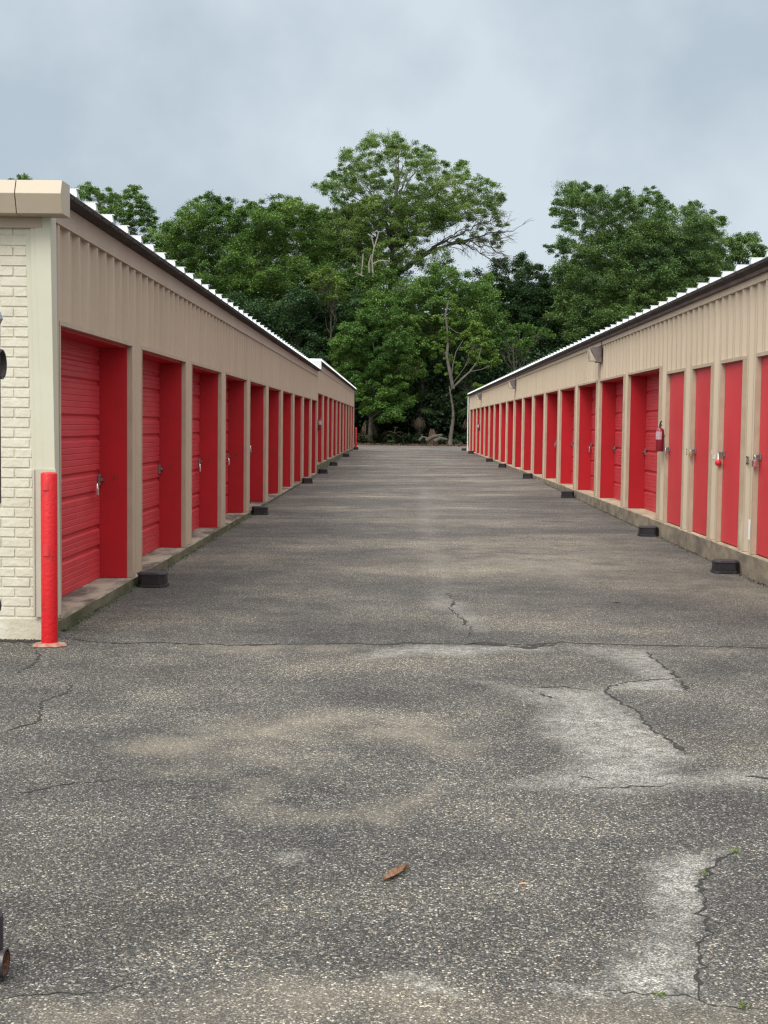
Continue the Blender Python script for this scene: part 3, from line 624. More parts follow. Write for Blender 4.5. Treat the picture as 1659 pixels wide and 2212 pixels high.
# ---------------------------------------------------------------- wall lamps
for yy in (24.98, 43.33, 61.63):
    mb = MB(); mb.add([(SR.x(.0388), yy-.05, 2.73), (SR.x(.0388), yy+.02, 2.73), (SR.x(.0388), yy+.005, 2.44), (SR.x(.0388), yy-.03, 2.40)], [(0, 1, 2, 3)]); mb.build('rust_streak', mat('streak', (.30, .235, .17), .8, (.16, .11, .075), 9), RB, recalc=False)
def wall_lamp(y, z, label):
    e = empty('wall_lamp', (3.6, y, z), label, 'wall lamp', 'lamps on the right wall')
    x0 = SR.x(.033)
    B = MB(); B.prism([(x0, y-.15, z-.14), (x0-.085, y-.15, z-.14), (x0-.215, y-.15, z+.10), (x0-.20, y-.15, z+.14), (x0, y-.15, z+.14)], [(x0, y+.15, z-.14), (x0-.085, y+.15, z-.14), (x0-.215, y+.15, z+.10), (x0-.20, y+.15, z+.14), (x0, y+.15, z+.14)])
    b = B.build('housing', M['bronze'], e, bevel=.006)
    G = MB(); G.prism([(x0-.092, y-.135, z-.125), (x0-.21, y-.135, z-.115), (x0-.232, y-.135, z+.085), (x0-.222, y-.135, z+.095)], [(x0-.092, y+.135, z-.125), (x0-.21, y+.135, z-.115), (x0-.232, y+.135, z+.085), (x0-.222, y+.135, z+.095)])
    G.build('lens', M['glass'], e, bevel=.004)
    C = MB(); C.tube([(x0-.015, y-.17, z-.02), (x0-.015, y-.17, z+.22), (x0-.03, y-.17, z+.30), (x0-.05, y-.17, z+.38)], .012, 8); C.tube([(x0-.012, y-.17, z-.03), (x0-.012, y-.14, z-.03)], .016, 8); C.build('conduit', M['conduit'], e, smooth=True)
wall_lamp(24.95, 2.86, 'bronze wall pack lamp nearest the camera on the right wall, glass lens facing the lane')
wall_lamp(43.3, 2.87, 'bronze wall lamp in the middle of the three high on the right wall')
wall_lamp(61.6, 2.86, 'small bronze wall lamp farthest down the right wall near its end')

# ---------------------------------------------------------------- extinguishers
def extinguisher(x, y, z, s, label, sg):
    e = empty('fire_extinguisher', (x, y, z), label, 'extinguisher', 'fire extinguishers on the walls')
    c = (x, y, z)
    B = MB(); B.lathe(c, [(0.001, 0), (.050, 0), (.056, .008), (.056, .285), (.048, .305), (.030, .318), (.018, .322), (.016, .335), (.001, .335)], 24); B.build('cylinder', M['ext'], e, smooth=True)
    Lb = MB(); n = 18; r_ = .0572
    for z0, z1 in ((.165, .275),):
        vs = []
        for k in range(n+1):
            a = math.pi*(.62+.95*k/n) if sg < 0 else math.pi*(1.25+.8*k/n)
            vs += [(x+r_*math.cos(a), y+r_*math.sin(a), z+z0), (x+r_*math.cos(a), y+r_*math.sin(a), z+z1)]
        Lb.add(vs, [(2*k, 2*k+2, 2*k+3, 2*k+1) for k in range(n)])
    Lb.build('label', M['extl'], e, smooth=True, recalc=False)
    H = MB(); H.tube([(x, y, z+.33), (x, y, z+.37)], .014, 8); H.tube([(x, y+.02, z+.352), (x, y-.06, z+.372), (x, y-.10, z+.362)], .008, 6); H.tube([(x, y+.02, z+.37), (x, y-.05, z+.41), (x, y-.095, z+.415)], .010, 6)
    H.build('handle', M['hose'], e, smooth=True)
    G = MB(); G.lathe((x, y-.012, z+.352), [(.001, 0), (.018, 0), (.018, .012), (.001, .012)], 12, 'x'); G.build('gauge', M['chrome'], e)
    Hs = MB(); Hs.tube([(x, y+.01, z+.36), (x+sg*.0, y+.055, z+.345), (x, y+.078, z+.28), (x, y+.075, z+.12), (x, y+.066, z+.05)], .009, 8); Hs.build('hose', M['hose'], e, smooth=True)
    Br = MB(); Br.box(min(x, x-sg*.075), max(x, x-sg*.075), y-.015, y+.015, z+.2, z+.23); Br.build('bracket', M['steel'], e)
extinguisher(SR.x(.092), 18.80, 1.215, 1, 'dark red fire extinguisher with pale label on the right wall beside the first narrow door', -1)
extinguisher(SR.x(.105), 62.1, 1.32, 1, 'small red fire extinguisher far down the right wall near its end', -1)
extinguisher(SL.x(.105), 40.48, 1.36, 1, 'red fire extinguisher on the left wall where the roof steps up', 1)

# ---------------------------------------------------------------- padlocks
def padlock_mesh(p, body, shac, name_body='lock_body', big=1.):
    pass
def padlock(p, mt, label, big=1., drop=0.):
    e = empty('padlock', p, label, 'padlock', 'padlocks on the unit doors')
    x, y, z = p; z -= drop
    B = MB(); B.box(x-.011*big, x+.011*big, y-.024*big, y+.024*big, z-.075*big, z-.030*big) if not drop else B.lathe((x, y, z-.10), [(.001, 0), (.020, .004), (.034, .02), (.038, .04), (.030, .062), (.012, .072), (.001, .073)], 16)
    B.build('lock_body', M[mt], e, bevel=.004 if not drop else 0, smooth=bool(drop))
    S_ = MB(); S_.tube([(x, y-.016*big, z-.032*big), (x, y-.016*big, z-.008), (x, y-.008*big, z+.004), (x, y+.008*big, z+.004), (x, y+.016*big, z-.008), (x, y+.016*big, z-.032*big)], .0045*big, 8)
    if drop: S_.tube([(x, y, z-.03), (x, y, z+drop)], .010, 8)
    S_.build('shackle', M['chrome'] if not drop else M['white'], e, smooth=True)
padlock((SL.x(-.20), 12.14, .97), 'chrome', 'chrome padlock on the latch of the nearest roll-up door on the left', 1.3)
padlock((SL.x(-.20), 9.86+6.22+2.30, .97), 'chrome', 'chrome padlock on the third roll-up door along the left wall', 1.3)
padlock((SL.x(-.20), 9.86+9.33+2.30, .97), 'chrome', 'chrome padlock on the fourth roll-up door along the left wall', 1.3)
padlock((SL.x(-.20), 9.86+12.44+2.30, 1.12), 'chrome', 'small bright padlock on the fifth roll-up door along the left wall', 1.3)
padlock((SR.x(-.20), 21.84+6.18-.14, 1.13), 'chrome', 'padlock on the third roll-up door from the narrow doors on the right', 1.3)
padlock((SR.x(-.20), 21.84+12.36-.14, 1.13), 'chrome', 'padlock on the fifth roll-up door from the narrow doors on the right', 1.3)
padlock((SR.x(.052), 18.60, 1.262), 'chrome', 'steel padlock on the narrow door beside the fire extinguisher', 1.1)
padlock((SR.x(.052), 16.98, 1.262), 'brass', 'brass padlock on the second narrow door from the extinguisher', 1.1)
padlock((SR.x(.052), 15.50, 1.262), 'redrub', 'round red lock hanging from the hasp of the third narrow door', 1.0, .05)
padlock((SR.x(.052), 13.92, 1.262), 'chrome', 'shiny chrome padlock beside the number 32 at the right edge', 1.5)

# ---------------------------------------------------------------- bait stations
def bait(x, y, label, sg, dx=.27, dy=.23, h=.115, yaw=0):
    z = gzf(x, y); e = empty('bait_station', (x, y, z), label, 'bait station', 'black bait stations along the walls')
    MM = Matrix.Translation((x, y, z)) @ Matrix.Rotation(yaw, 4, 'Z')
    def ring(a, zz, k=.045): # clipped outer corners
        hx, hy = dx/2*a, dy/2*a; c = k
        q = [(-hx, -hy+c), (-hx+c, -hy), (hx-c, -hy), (hx, -hy+c), (hx, hy-c), (hx-c, hy), (-hx+c, hy), (-hx, hy-c)]
        return [MM @ Vector((a_, b_, zz)) for a_, b_ in q]
    B = MB(); B.prism(ring(1.06, .002), ring(1.03, .028)); B.prism(ring(.97, .0285), ring(.93, h)); b = B.build('base', M['black'], e, bevel=.004)
    T = MB(); T.prism(ring(1.0, h+.0005), ring(.98, h+.014)); T.prism(ring(.90, h+.0145), ring(.86, h+.024)); T.build('lid', M['blackt'], e, bevel=.004)
    return e
for i, (x, y, lb) in enumerate([(-2.30, 12.60, 'black bait station at the foot of the pier after the first left door, nearest camera'), (-2.33, 22.6, 'black bait station on the left kerb beside the fourth pier'), (-2.33, 34.2, 'black bait station on the left kerb by the eighth left door'),
        (-2.31, 40.8, 'black bait station on the left where the building steps up'), (-2.31, 47.3, 'small black bait station on the left, first beyond the step in the roof'), (-2.30, 58.0, 'small dark bait station far along the left wall, second beyond the roof step'), (-2.36, 72.4, 'dark bait station at the far left corner beside the red post')]):
    bait(x, y, lb, 1, yaw=random.uniform(-.08, .08))
for i, (x, y, lb) in enumerate([(3.485, 14.45, 'black bait station below the number 32, nearest camera on the right'), (3.49, 19.0, 'black bait station at the right kerb under the fire extinguisher'), (3.47, 28.0, 'black bait station on the right kerb, third from the camera'), (3.43, 36.4, 'black bait station on the right kerb, fourth from the camera'),
        (3.42, 45.3, 'small black bait station on the right, fifth from the camera'), (3.44, 52.2, 'small black bait station on the right, sixth from the camera'), (3.47, 66.4, 'tiny black bait station near the far end of the right wall'), (3.45, 73.4, 'tiny black bait station just past the far right corner')]):
    bait(x, y, lb, -1, yaw=random.uniform(-.08, .08))

# ---------------------------------------------------------------- bollards
def bollard(x, y, label, patches=True):
    z = gzf(x, y); e = empty('bollard', (x, y, z), label, 'bollard', 'red pipe bollards at the left corners')
    B = MB(); r_ = .0555; B.lathe((x, y, z), [(r_, 0), (r_, 1.172), (r_-.004, 1.180), (r_-.012, 1.184), (.001, 1.187)], 32); B.build('post', M['bollard'], e, smooth=True)
    C = MB(); n = 26; rr = random.Random(2)
    ro = [.105+rr.uniform(-.012, .016) for _ in range(n)]
    vs = [(x+ro[k]*math.cos(2*math.pi*k/n), y+ro[k]*.9*math.sin(2*math.pi*k/n), z+.004) for k in range(n)]+[(x+(ro[k]-.015)*math.cos(2*math.pi*k/n), y+(ro[k]-.015)*.9*math.sin(2*math.pi*k/n), z+.020) for k in range(n)]+[(x+.05*math.cos(2*math.pi*k/n), y+.05*math.sin(2*math.pi*k/n), z+.026) for k in range(n)]
    C.add(vs, [(i*n+k, i*n+(k+1) % n, (i+1)*n+(k+1) % n, (i+1)*n+k) for i in range(2) for k in range(n)]); C.build('base_collar', M['paint_rim'], e, smooth=True)
    if patches:
        for zz0, zz1 in ((1.085, 1.12), (.64, .70)):
            Q = MB(); n = 8; vs = []
            for k in range(n+1):
                a = math.pi*(1.33+.24*k/n); q = .004*math.sin(k/n*math.pi)
                vs += [(x+(r_+.001+q*.5)*math.cos(a), y+(r_+.001+q*.5)*math.sin(a), z+zz1), (x+(r_+.004+q)*math.cos(a), y+(r_+.004+q)*math.sin(a), z+zz0-.02)]
            for k in range(n+1):
                a = math.pi*(1.33+.24*k/n); vs += [(x+(r_)*math.cos(a), y+(r_)*math.sin(a), z+zz0-.022)]
            Q.add(vs, [(2*k, 2*k+2, 2*k+3, 2*k+1) for k in range(n)]+[(2*k+1, 2*k+3, 2*n+2+k+1, 2*n+2+k) for k in range(n)]); Q.build('tape_remnant', M['bollard2'], e, recalc=False)
bollard(-2.376, 9.156, 'red pipe bollard in front of the near brick corner, peeling paint collar at its foot')
bollard(-2.385, 73.0, 'small red bollard at the far end of the left building', False)

# ---------------------------------------------------------------- sliding gate at the left edge
g = empty('sliding_gate', (-1.1, 3.62, 0), 'black pipe gate end at the left edge, open rail ends and grey domed cap', 'gate')
mb = MB(); mb.tube([(-1.103, 3.62, .09), (-1.103, 3.62, .18), (-1.103, 3.62, .19), (-1.103, 3.62, 1.30), (-1.103, 3.62, 1.31), (-1.103, 3.62, 1.775)], [.033, .033, .024, .024, .034, .034], 20); mb.tube([(-2.4, 3.62, .09), (-2.4, 3.62, 1.775)], .030, 20); mb.build('post', M['gate'], g, smooth=True)
mb = MB(); mb.lathe((-1.103, 3.62, 1.755), [(.030, 0), (.034, .01), (.034, .03), (.038, .04), (.041, .045), (.036, .062), (.024, .078), (.010, .086), (.001, .088)], 20); mb.build('cap', M['galv'], g, smooth=True)
for zz, rr_, nm, mt in ((1.680, .040, 'top_rail', 'gate'), (.049, .039, 'bottom_rail', 'rust')):
    mb = MB(); x1 = -1.061
    mb.lathe((0, 3.615, zz), [(rr_, -3.2), (rr_, x1), (rr_-.002, x1+.001), (rr_-.0055, x1), (rr_-.006, x1-.25), (.001, x1-.25)], 28, 'x')
    o = mb.build(nm, M['gate'], g, smooth=True)
    mb = MB(); mb.lathe((0, 3.615, zz), [(rr_-.007, x1-.001), (rr_-.007, x1-.24)], 28, 'x'); mb.build('rail_inside', M['rust'] if mt == 'rust' else M['conduit'], o, smooth=True)
mb = MB(); mb.tube([(-3.2, 3.62, 1.03), (-1.073, 3.62, 1.03)], .014, 8); mb.tube([(-1.075, 3.60, 1.02), (-1.066, 3.60, 1.035), (-1.070, 3.60, 1.052)], .004, 6); mb.build('middle_rail', M['gate'], g)
mb = MB()
for k in range(26):
    x_ = -1.16-k*.08; mb.tube([(x_, 3.618, .10), (x_, 3.618, 1.64)], .007, 6)
mb.build('pickets', M['gate'], g)

# ---------------------------------------------------------------- small things on the pavement
p = onz(855, 1893); e = empty('dry_leaf', p, 'curled brown dry leaf lying on the pavement in the foreground', 'leaf')
mb = MB(); n = 14; dv = (onz(884, 1880)-onz(829, 1905)); Ld = dv.length; dv.normalize(); pv = Vector((-dv.y, dv.x, 0)); vs = []
for i in range(n+1):
    t = i/n; wdt = .016*math.sin(math.pi*min(1, t*1.05+.02))**.7*(1 if t < .8 else (1-t)/.2*.9+.1); c = p+dv*(t-.5)*Ld
    for s_, hz in ((-1, .018), (-.5, .006), (0, .003), (.5, .007), (1, .022)):
        vs.append(c+pv*s_*wdt*(1+.15*random.random())+Vector((0, 0, hz*(.5+.8*t)+random.uniform(0, .003))))
mb.add(vs, [(i*5+j, i*5+j+1, i*5+j+6, i*5+j+5) for i in range(n) for j in range(4)]); mb.build('blade', M['dryleaf'], e, smooth=True, recalc=False)
mb = MB(); mb.tube([p-dv*Ld*.5+Vector((0, 0, .003)), p+Vector((0, 0, .006)), p+dv*Ld*.62+Vector((0, 0, .010))], .0012, 5); mb.build('stem', M['rotwood'], e)
p = onz(1130, 1912); mb = MB(); mb.tube([p+Vector((-.014, 0, .004)), p+Vector((0, .002, .006)), p+Vector((.015, .001, .004))], [.0028, .0034, .0018], 7); tag(mb.build('wood_chip', M['twig'], smooth=True), 'tiny orange wood chip right of the dry leaf', 'wood chip')
for (px, py, k, lb) in ((1588, 1843, 16, 'small green weed sprouting at the upper end of the right crack'), (1520, 1890, 12, 'little weed in the bend of the crack at right'), (1425, 2153, 14, 'weed tuft in the bottom crack left of the crack junction'), (1605, 2176, 16, 'weed tuft in the crack at the lower right corner')):
    p = onz(px, py); mb = MB()
    for i in range(k):
        a = random.uniform(0, 6.28); r_ = random.uniform(0, .02); b = p+Vector((r_*math.cos(a), r_*math.sin(a), 0)); t = b+Vector((random.uniform(-.016, .016), random.uniform(-.016, .016), random.uniform(.005, .016))); s_ = Vector((.0028, 0, 0)); mid = (b+t)/2+Vector((0, 0, .003))
        mb.add([b, mid-s_, t, mid+s_], [(0, 1, 2, 3)])
    tag(mb.build('weed', M['weed'], recalc=False), lb, 'weed', 'weeds in the pavement cracks')
for (px, py, zz, lb) in ((772, 1010, .12, 'scrap of dark bark lying on the lane near the fourth left bait station'), (930, 1016, .12, 'small dark leaf in the middle of the lane, far off'), (1462/1.0972+829.5-829.5+0, 1302, 0, 'tiny dark leaf on the right half of the lane')):
    p = onz(px, py, zz); p.z = gzf(p.x, p.y); mb = MB(); k = p.y*.0035
    mb.add([p+Vector((-k, 0, .006)), p+Vector((0, -k*.6, .012)), p+Vector((k, .1*k, .008)), p+Vector((k*.2, k*.8, .022))], [(0, 1, 2, 3)]); tag(mb.build('dry_leaf', M['rotwood'], recalc=False), lb, 'leaf', 'dark scraps on the lane')
# moss and grit line under the left slab
mb = MB(); rr = random.Random(8)
for i in range(2600):
    y = 9.8+14*rr.random()**1.6; x = -2.455+abs(rr.gauss(0, .028)); zz = gzf(x, y); s_ = rr.uniform(.003, .009)
    a = rr.uniform(0, 3.14); v = Vector((math.cos(a)*s_, math.sin(a)*s_, 0)); w_ = Vector((-v.y*.7, v.x*.7, rr.uniform(0, s_))); c = Vector((x, y, zz+.004+s_*.3))
    mb.add([c-v, c-w_, c+v+Vector((0, 0, s_*.5)), c+w_], [(0, 1, 2, 3)])
mg = MB()
for i in range(3800):
    if i % 4 == 0: y = 9.36-abs(rr.gauss(0, .03)); x = -2.45-3*rr.random()
    else: y = 9.8+24*rr.random()**1.4; x = 3.62-abs(rr.gauss(0, .035))
    s_ = rr.uniform(.003, .010); a = rr.uniform(0, 3.14); v = Vector((math.cos(a)*s_, math.sin(a)*s_, 0)); w_ = Vector((-v.y*.7, v.x*.7, rr.uniform(0, s_))); c = Vector((x, y, gzf(x, y)+.004+s_*.3))
    mg.add([c-v, c-w_, c+v+Vector((0, 0, s_*.5)), c+w_], [(0, 1, 2, 3)])
tag(mg.build('grit', mat('grit', (.10, .075, .05), .95, (.035, .028, .02), 30), recalc=False), 'brown grit and leaf crumbs along the foot of the right slab and the brick front', 'grit', kind='stuff')
tag(mb.build('moss', mat('moss', (.07, .085, .035), .95, (.04, .04, .022), 12), recalc=False), 'green moss and grit along the foot of the left slab', 'moss', kind='stuff')

# ---------------------------------------------------------------- trees
def quads_object(name, C, A, B, material, parent=None):
    n = len(C); V = np.empty((n, 4, 3), np.float32); V[:, 0] = C-A; V[:, 1] = C-B; V[:, 2] = C+A; V[:, 3] = C+B
    me = bpy.data.meshes.new(name); me.vertices.add(n*4); me.vertices.foreach_set('co', V.ravel()); me.loops.add(n*4); me.loops.foreach_set('vertex_index', np.arange(n*4, dtype=np.int32))
    me.polygons.add(n); me.polygons.foreach_set('loop_start', np.arange(0, n*4, 4, dtype=np.int32)); me.polygons.foreach_set('loop_total', np.full(n, 4, dtype=np.int32)); me.update(calc_edges=True); me.materials.append(material)
    o = bpy.data.objects.new(name, me); col.objects.link(o)
    if parent: o.parent = parent; o.matrix_parent_inverse = Matrix.Translation(-Vector(parent.location))
    return o
def leaf_axes(n, size, up=.5, droop=0.):
    nrm = rng.normal(size=(n, 3)); nrm[:, 2] = np.abs(nrm[:, 2])+up; nrm /= np.linalg.norm(nrm, axis=1)[:, None]
    t = rng.normal(size=(n, 3)); t[:, 2] -= droop; A = t-nrm*(t*nrm).sum(1)[:, None]; A /= np.linalg.norm(A, axis=1)[:, None]; B = np.cross(nrm, A)
    s = size*rng.uniform(.6, 1.25, n)[:, None]; return A*s, B*s*.55
LD, LS = 10.0, .64
def lump_leaves(lumps, per, size, sub=11, up=.5):
    per = per*LD; size = size*LS
    """each lump -> twig clusters spread through an uneven shell, each cluster a spray of small leaves"""
    Cs = []
    for (c, r, dens) in lumps:
        ns = max(4, int(sub*(r/1.2)**1.6*dens)); d = rng.normal(size=(ns, 3)); d /= np.linalg.norm(d, axis=1)[:, None]
        rad = r*(rng.uniform(.25, 1.08, ns)**.5)[:, None]; sc_ = np.array(c)+d*rad*np.array([1.05, 1.05, .78])
        for q in sc_:
            k = max(6, int(per*rng.uniform(.5, 1.3))); sr = r*rng.uniform(.24, .46)
            e = rng.normal(size=(k, 3))*sr*np.array([.62, .62, .38]); e[:, 2] -= .22*np.hypot(e[:, 0], e[:, 1]); Cs.append(q+e)
    Cc = np.concatenate(Cs); A, B = leaf_axes(len(Cc), size, up); return Cc, A, B
def inpoly(x, y, poly):
    ins = False; n = len(poly)
    for i in range(n):
        x1, y1 = poly[i]; x2, y2 = poly[(i+1) % n]
        if (y1 > y) != (y2 > y) and x < (x2-x1)*(y-y1)/(y2-y1)+x1: ins = not ins
    return ins
def fill_lumps(poly, Y, depth, rpx=34, dens=1., seed=0):
    rr = random.Random(seed); xs_ = [p[0] for p in poly]; ys_ = [p[1] for p in poly]; res = []; pts = []
    cx_, cy_ = sum(xs_)/len(xs_), sum(ys_)/len(ys_); hw = max(max(xs_)-min(xs_), 1)/2
    for layer in range(3):
        pts = []
        for _ in range(900):
            x, y = rr.uniform(min(xs_), max(xs_)), rr.uniform(min(ys_), max(ys_))
            if not inpoly(x, y, poly): continue
            if any((x-a)**2+(y-b)**2 < (rpx*1.05)**2 for a, b in pts): continue
            pts.append((x, y)); e = math.sqrt(max(0, 1-((x-cx_)/hw/1.1)**2))
            yy = Y+(layer-1)*depth*.8*e+rr.uniform(-.8, .8); v = ony(x, y, yy); r_ = rpx*rr.uniform(.6, 1.15)/FPX*yy
            res.append((tuple(v), r_, dens*(1. if layer == 0 else .7)))
    return res
def limb(mb, a, b, r0, r1, rr, wob=.12, n=7):
    a, b = Vector(a), Vector(b); L_ = (b-a).length; pts = []
    for i in range(n+1):
        t = i/n; q = a.lerp(b, t); q.z += math.sin(t*math.pi)*L_*.06
        if 0 < i < n: q += Vector((rr.uniform(-1, 1), rr.uniform(-1, 1), rr.uniform(-1, 1)))*L_*wob*.35
        pts.append(q)
    mb.tube(pts, [r0+(r1-r0)*i/n for i in range(n+1)], 6, cap=False); return pts
def tree(name, label, lumps, base, top, mt, bark='bark', r0=.28, per=26, size=.12, group='trees at the end of the lane', nb=16, seed=1, extra=None, sub=11, cat='tree', twigs=0, up=.5):
    rr = random.Random(seed); base = Vector(base); base.z = gzf(base.x, base.y)-.05
    e = empty(name, base, label, cat, group)
    Cc, A, B = lump_leaves(lumps, per, size, sub, up); quads_object('crown', Cc, A, B, LM[mt], e)
    T = MB(); top = Vector(top); n = 10; tp = []
    for i in range(n+1):
        t = i/n; q = base.lerp(top, t)+Vector((math.sin(t*5+seed)*.25*t, math.cos(t*4+seed)*.2*t, 0)); tp.append(q)
    T.tube(tp, [r0*(1.35 if i == 0 else 1)*(1-.72*i/n) for i in range(n+1)], 10, cap=False); T.build('trunk', M[bark], e, smooth=True, recalc=False)
    Bm = MB(); ls = sorted(lumps, key=lambda l: -l[1]); pick = [ls[i] for i in range(0, len(ls), max(1, len(ls)//nb))]
    for c, r_, d_ in pick:
        c = Vector(c); zt = max(base.z+1.5, min(top.z, c.z-rr.uniform(1., 3.))); t = (zt-base.z)/(top.z-base.z+1e-6); a = tp[min(n, int(t*n))]
        pts = limb(Bm, a, c, r0*.34*(1-.5*t), .02, rr)
        for _ in range(4):
            s_ = pts[rr.randint(3, 6)]; limb(Bm, s_, c+Vector((rr.uniform(-1, 1), rr.uniform(-1, 1), rr.uniform(-.6, 1)))*r_*1.05, .022, .008, rr, n=4)
    Bm.build('branches', M[bark], e, recalc=False)
    return e
Y = 99.
tall_poly = [(692,400),(730,380),(760,330),(785,305),(843,295),(885,312),(930,333),(945,356),(990,360),(1025,388),(1065,402),(1078,428),(1072,462),(1030,470),(985,478),(940,497),(905,520),(880,535),(830,545),(760,560),(710,540),(695,490),(720,450),(715,415)]
tall = fill_lumps(tall_poly, 99, 4.5, 24, .72, 21)+fill_lumps([(700,480),(760,440),(860,440),(940,440),(1000,450),(960,480),(900,500),(890,560),(800,580),(720,560)], 99, 3, 27, .9, 121)
tall += [(tuple(ony(x, y, 98+random.uniform(-2, 2))), r_/FPX*98, d) for x, y, r_, d in ((724,403,20,.45),(706,400,12,.4),(1062,470,17,.4),(1070,505,16,.5),(1045,495,20,.55),(1010,498,18,.45),(1076,525,14,.35),(1085,480,14,.5),(1040,520,14,.25),(1000,515,12,.2),(949,552,26,1.),(925,570,28,1.),(900,555,24,.8),(992,352,14,.7),(843,300,22,.8),(800,308,16,.6),(915,325,16,.7),(1058,400,18,.6),(1080,425,14,.6),(770,480,40,1.),(720,505,36,1.),(735,560,36,1.),(700,560,30,1.),(760,600,34,1.),(690,600,28,1.),(725,610,30,1.),(800,590,40,1.),(860,590,36,1.),(880,620,34,1))]
T = tree('oak_tree', 'tallest oak with open spreading crown rising in the middle above the lane end', tall, (ony(840, 940, 99).x, 99, 0), ony(850, 360, 99), 'olive', 'bark_mid', .34, 24, .085, nb=40, seed=3, sub=17)
# bare fine branches reaching right of the tall oak, and its dead limbs
mb = MB(); rr = random.Random(4)
def spray(mb, p0, p1, Yd, r0, kids, rr):
    pts = limb(mb, ony(*p0, Yd), ony(*p1, Yd-1), r0, .02, rr, .09, 10)
    for k in range(kids):
        s_ = pts[rr.randint(3, 10)]; d = Vector((rr.uniform(-.2, 1.1), rr.uniform(-.6, .6), rr.uniform(-.75, .6)))*rr.uniform(.7, 1.9); q = limb(mb, s_, s_+d, .022, .008, rr, .2, 4)
        for _ in range(2): limb(mb, q[2], q[2]+d*.5+Vector((rr.uniform(-.4, .4), 0, rr.uniform(-.4, .4))), .012, .006, rr, .2, 3)
for a, b, k in (((905,560),(1010,492),16), ((925,545),(1075,520),26), ((960,520),(1088,548),26), ((1000,505),(1080,470),18), ((985,525),(1060,560),18), ((1020,515),(1108,500),9)): spray(mb, a, b, 99, .06, k, rr)
for q_ in ((905,560),): limb(mb, ony(850, 600, 99), ony(*q_, 99), .2, .1, rr)
for q_ in ((960,520), (925,545), (1000,505), (985,525), (1020,515)): limb(mb, ony(905, 560, 99), ony(*q_, 99), .09, .05, rr, .05)
o = mb.build('bare_branches', M['bark_mid'], T, recalc=False)
mb = MB()
for pl in (((806,600),(803,560),(808,535),(803,510),(812,498)), ((808,535),(815,515),(818,500)), ((806,570),(820,563),(840,564)), ((800,510),(794,505)), ((798,590),(797,568),(802,550)), ((785,597),(775,592),(766,588)), ((781,596),(783,570),(784,548)), ((812,498),(817,502))):
    q = [ony(x+rr.uniform(-1, 1), y, 93.5) for x, y in pl]; mb.tube(q, [.06-.035*i/len(q) for i in range(len(q))], 6)
mb.build('dead_limb', M['dead'], T, recalc=False)

left_poly = [(345,520),(400,468),(450,440),(500,445),(560,460),(610,443),(650,452),(682,468),(700,500),(705,570),(700,640),(650,690),(560,690),(470,650),(400,610),(355,560)]
tree('oak_tree', 'broad dense oak on the left behind the roof, joined to the tallest tree', fill_lumps(left_poly, 97, 5, 31, 1., 5)+[(tuple(ony(x, y, 96)), 20/FPX*96, .8) for x, y in ((345,520),(362,495),(400,462),(432,440),(455,430),(485,435),(520,446),(545,450),(580,446),(606,434),(630,438),(660,448),(684,462),(336,540))], (ony(540, 940, 97).x, 97, 0), ony(545, 480, 97), 'oak', 'bark', .5, 34, .095, nb=18, seed=8, sub=20)
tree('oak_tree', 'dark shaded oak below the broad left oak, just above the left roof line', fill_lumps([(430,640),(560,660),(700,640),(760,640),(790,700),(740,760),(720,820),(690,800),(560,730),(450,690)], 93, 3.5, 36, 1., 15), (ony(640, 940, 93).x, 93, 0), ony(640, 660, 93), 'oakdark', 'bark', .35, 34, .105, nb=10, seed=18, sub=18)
tree('young_tree', 'yellow-green leafy clump in front of the dark gap at left of centre', [(tuple(ony(x, y, 90.5+random.uniform(-.8, .8))), r_/FPX*90, 1.) for x, y, r_ in ((690,600,22),(715,590,20),(700,618,24),(730,612,18),(735,635,16),(675,618,14),(720,645,20))], (ony(735, 940, 90.5).x, 90.5, 0), ony(705, 620, 90.5), 'lime', 'bark', .12, 30, .085, nb=5, seed=28, sub=18, group=None)
tree('oak_tree', 'far tree showing above the left roof beside the front fascia', fill_lumps([(160,415),(190,405),(225,412),(262,432),(290,410),(318,440),(332,480),(318,520),(290,560),(200,540),(160,470)], 104, 3, 20, .75, 9), (ony(240, 940, 104).x, 104, 0), ony(240, 440, 104), 'oak', 'bark', .3, 26, .095, nb=16, seed=9, sub=17)
tree('oak_tree', 'treetop just peeping over the front fascia at the left edge', fill_lumps([(22,396),(45,383),(62,392),(70,450),(10,450)], 106, 2, 18, .7, 10), (ony(45, 940, 106).x, 106, 0), ony(45, 400, 106), 'oak', 'bark', .3, 20, .095, nb=5, seed=10)
tree('leafy_tree', 'bright green bushy tree at the lane end beside the left building', fill_lumps([(728,722),(775,690),(815,672),(850,700),(888,728),(868,770),(892,815),(872,855),(850,905),(825,880),(795,895),(772,872),(760,820),(725,770)], 89.5, 2.4, 21, 1.0, 11)+[(tuple(ony(x, y, 90)), r_/FPX*90, .9) for x, y, r_ in ((745,760,26),(735,800,24),(760,850,20),(840,660,22),(868,690,22),(900,740,22),(905,800,20),(885,860,16),(812,905,11),(790,670,24))], (ony(800, 945, 89.5).x, 89.8, 0), ony(808, 740, 89.5), 'bright', 'bark', .16, 34, .085, nb=12, seed=11, sub=22)
tree('oak_tree', 'mid-green tree in the middle between the bright bush and the slim trunk', fill_lumps([(680,600),(760,590),(840,590),(830,640),(740,690),(690,660)], 95.5, 3, 28, 1., 122)+fill_lumps([(780,640),(850,625),(900,600),(960,592),(1035,605),(1068,645),(1062,700),(1000,720),(950,740),(900,800),(870,760),(800,700)], 94, 3.5, 30, 1., 12), (ony(900, 940, 94).x, 94, 0), ony(920, 640, 94), 'oak', 'bark', .3, 32, .095, nb=12, seed=12, sub=18)
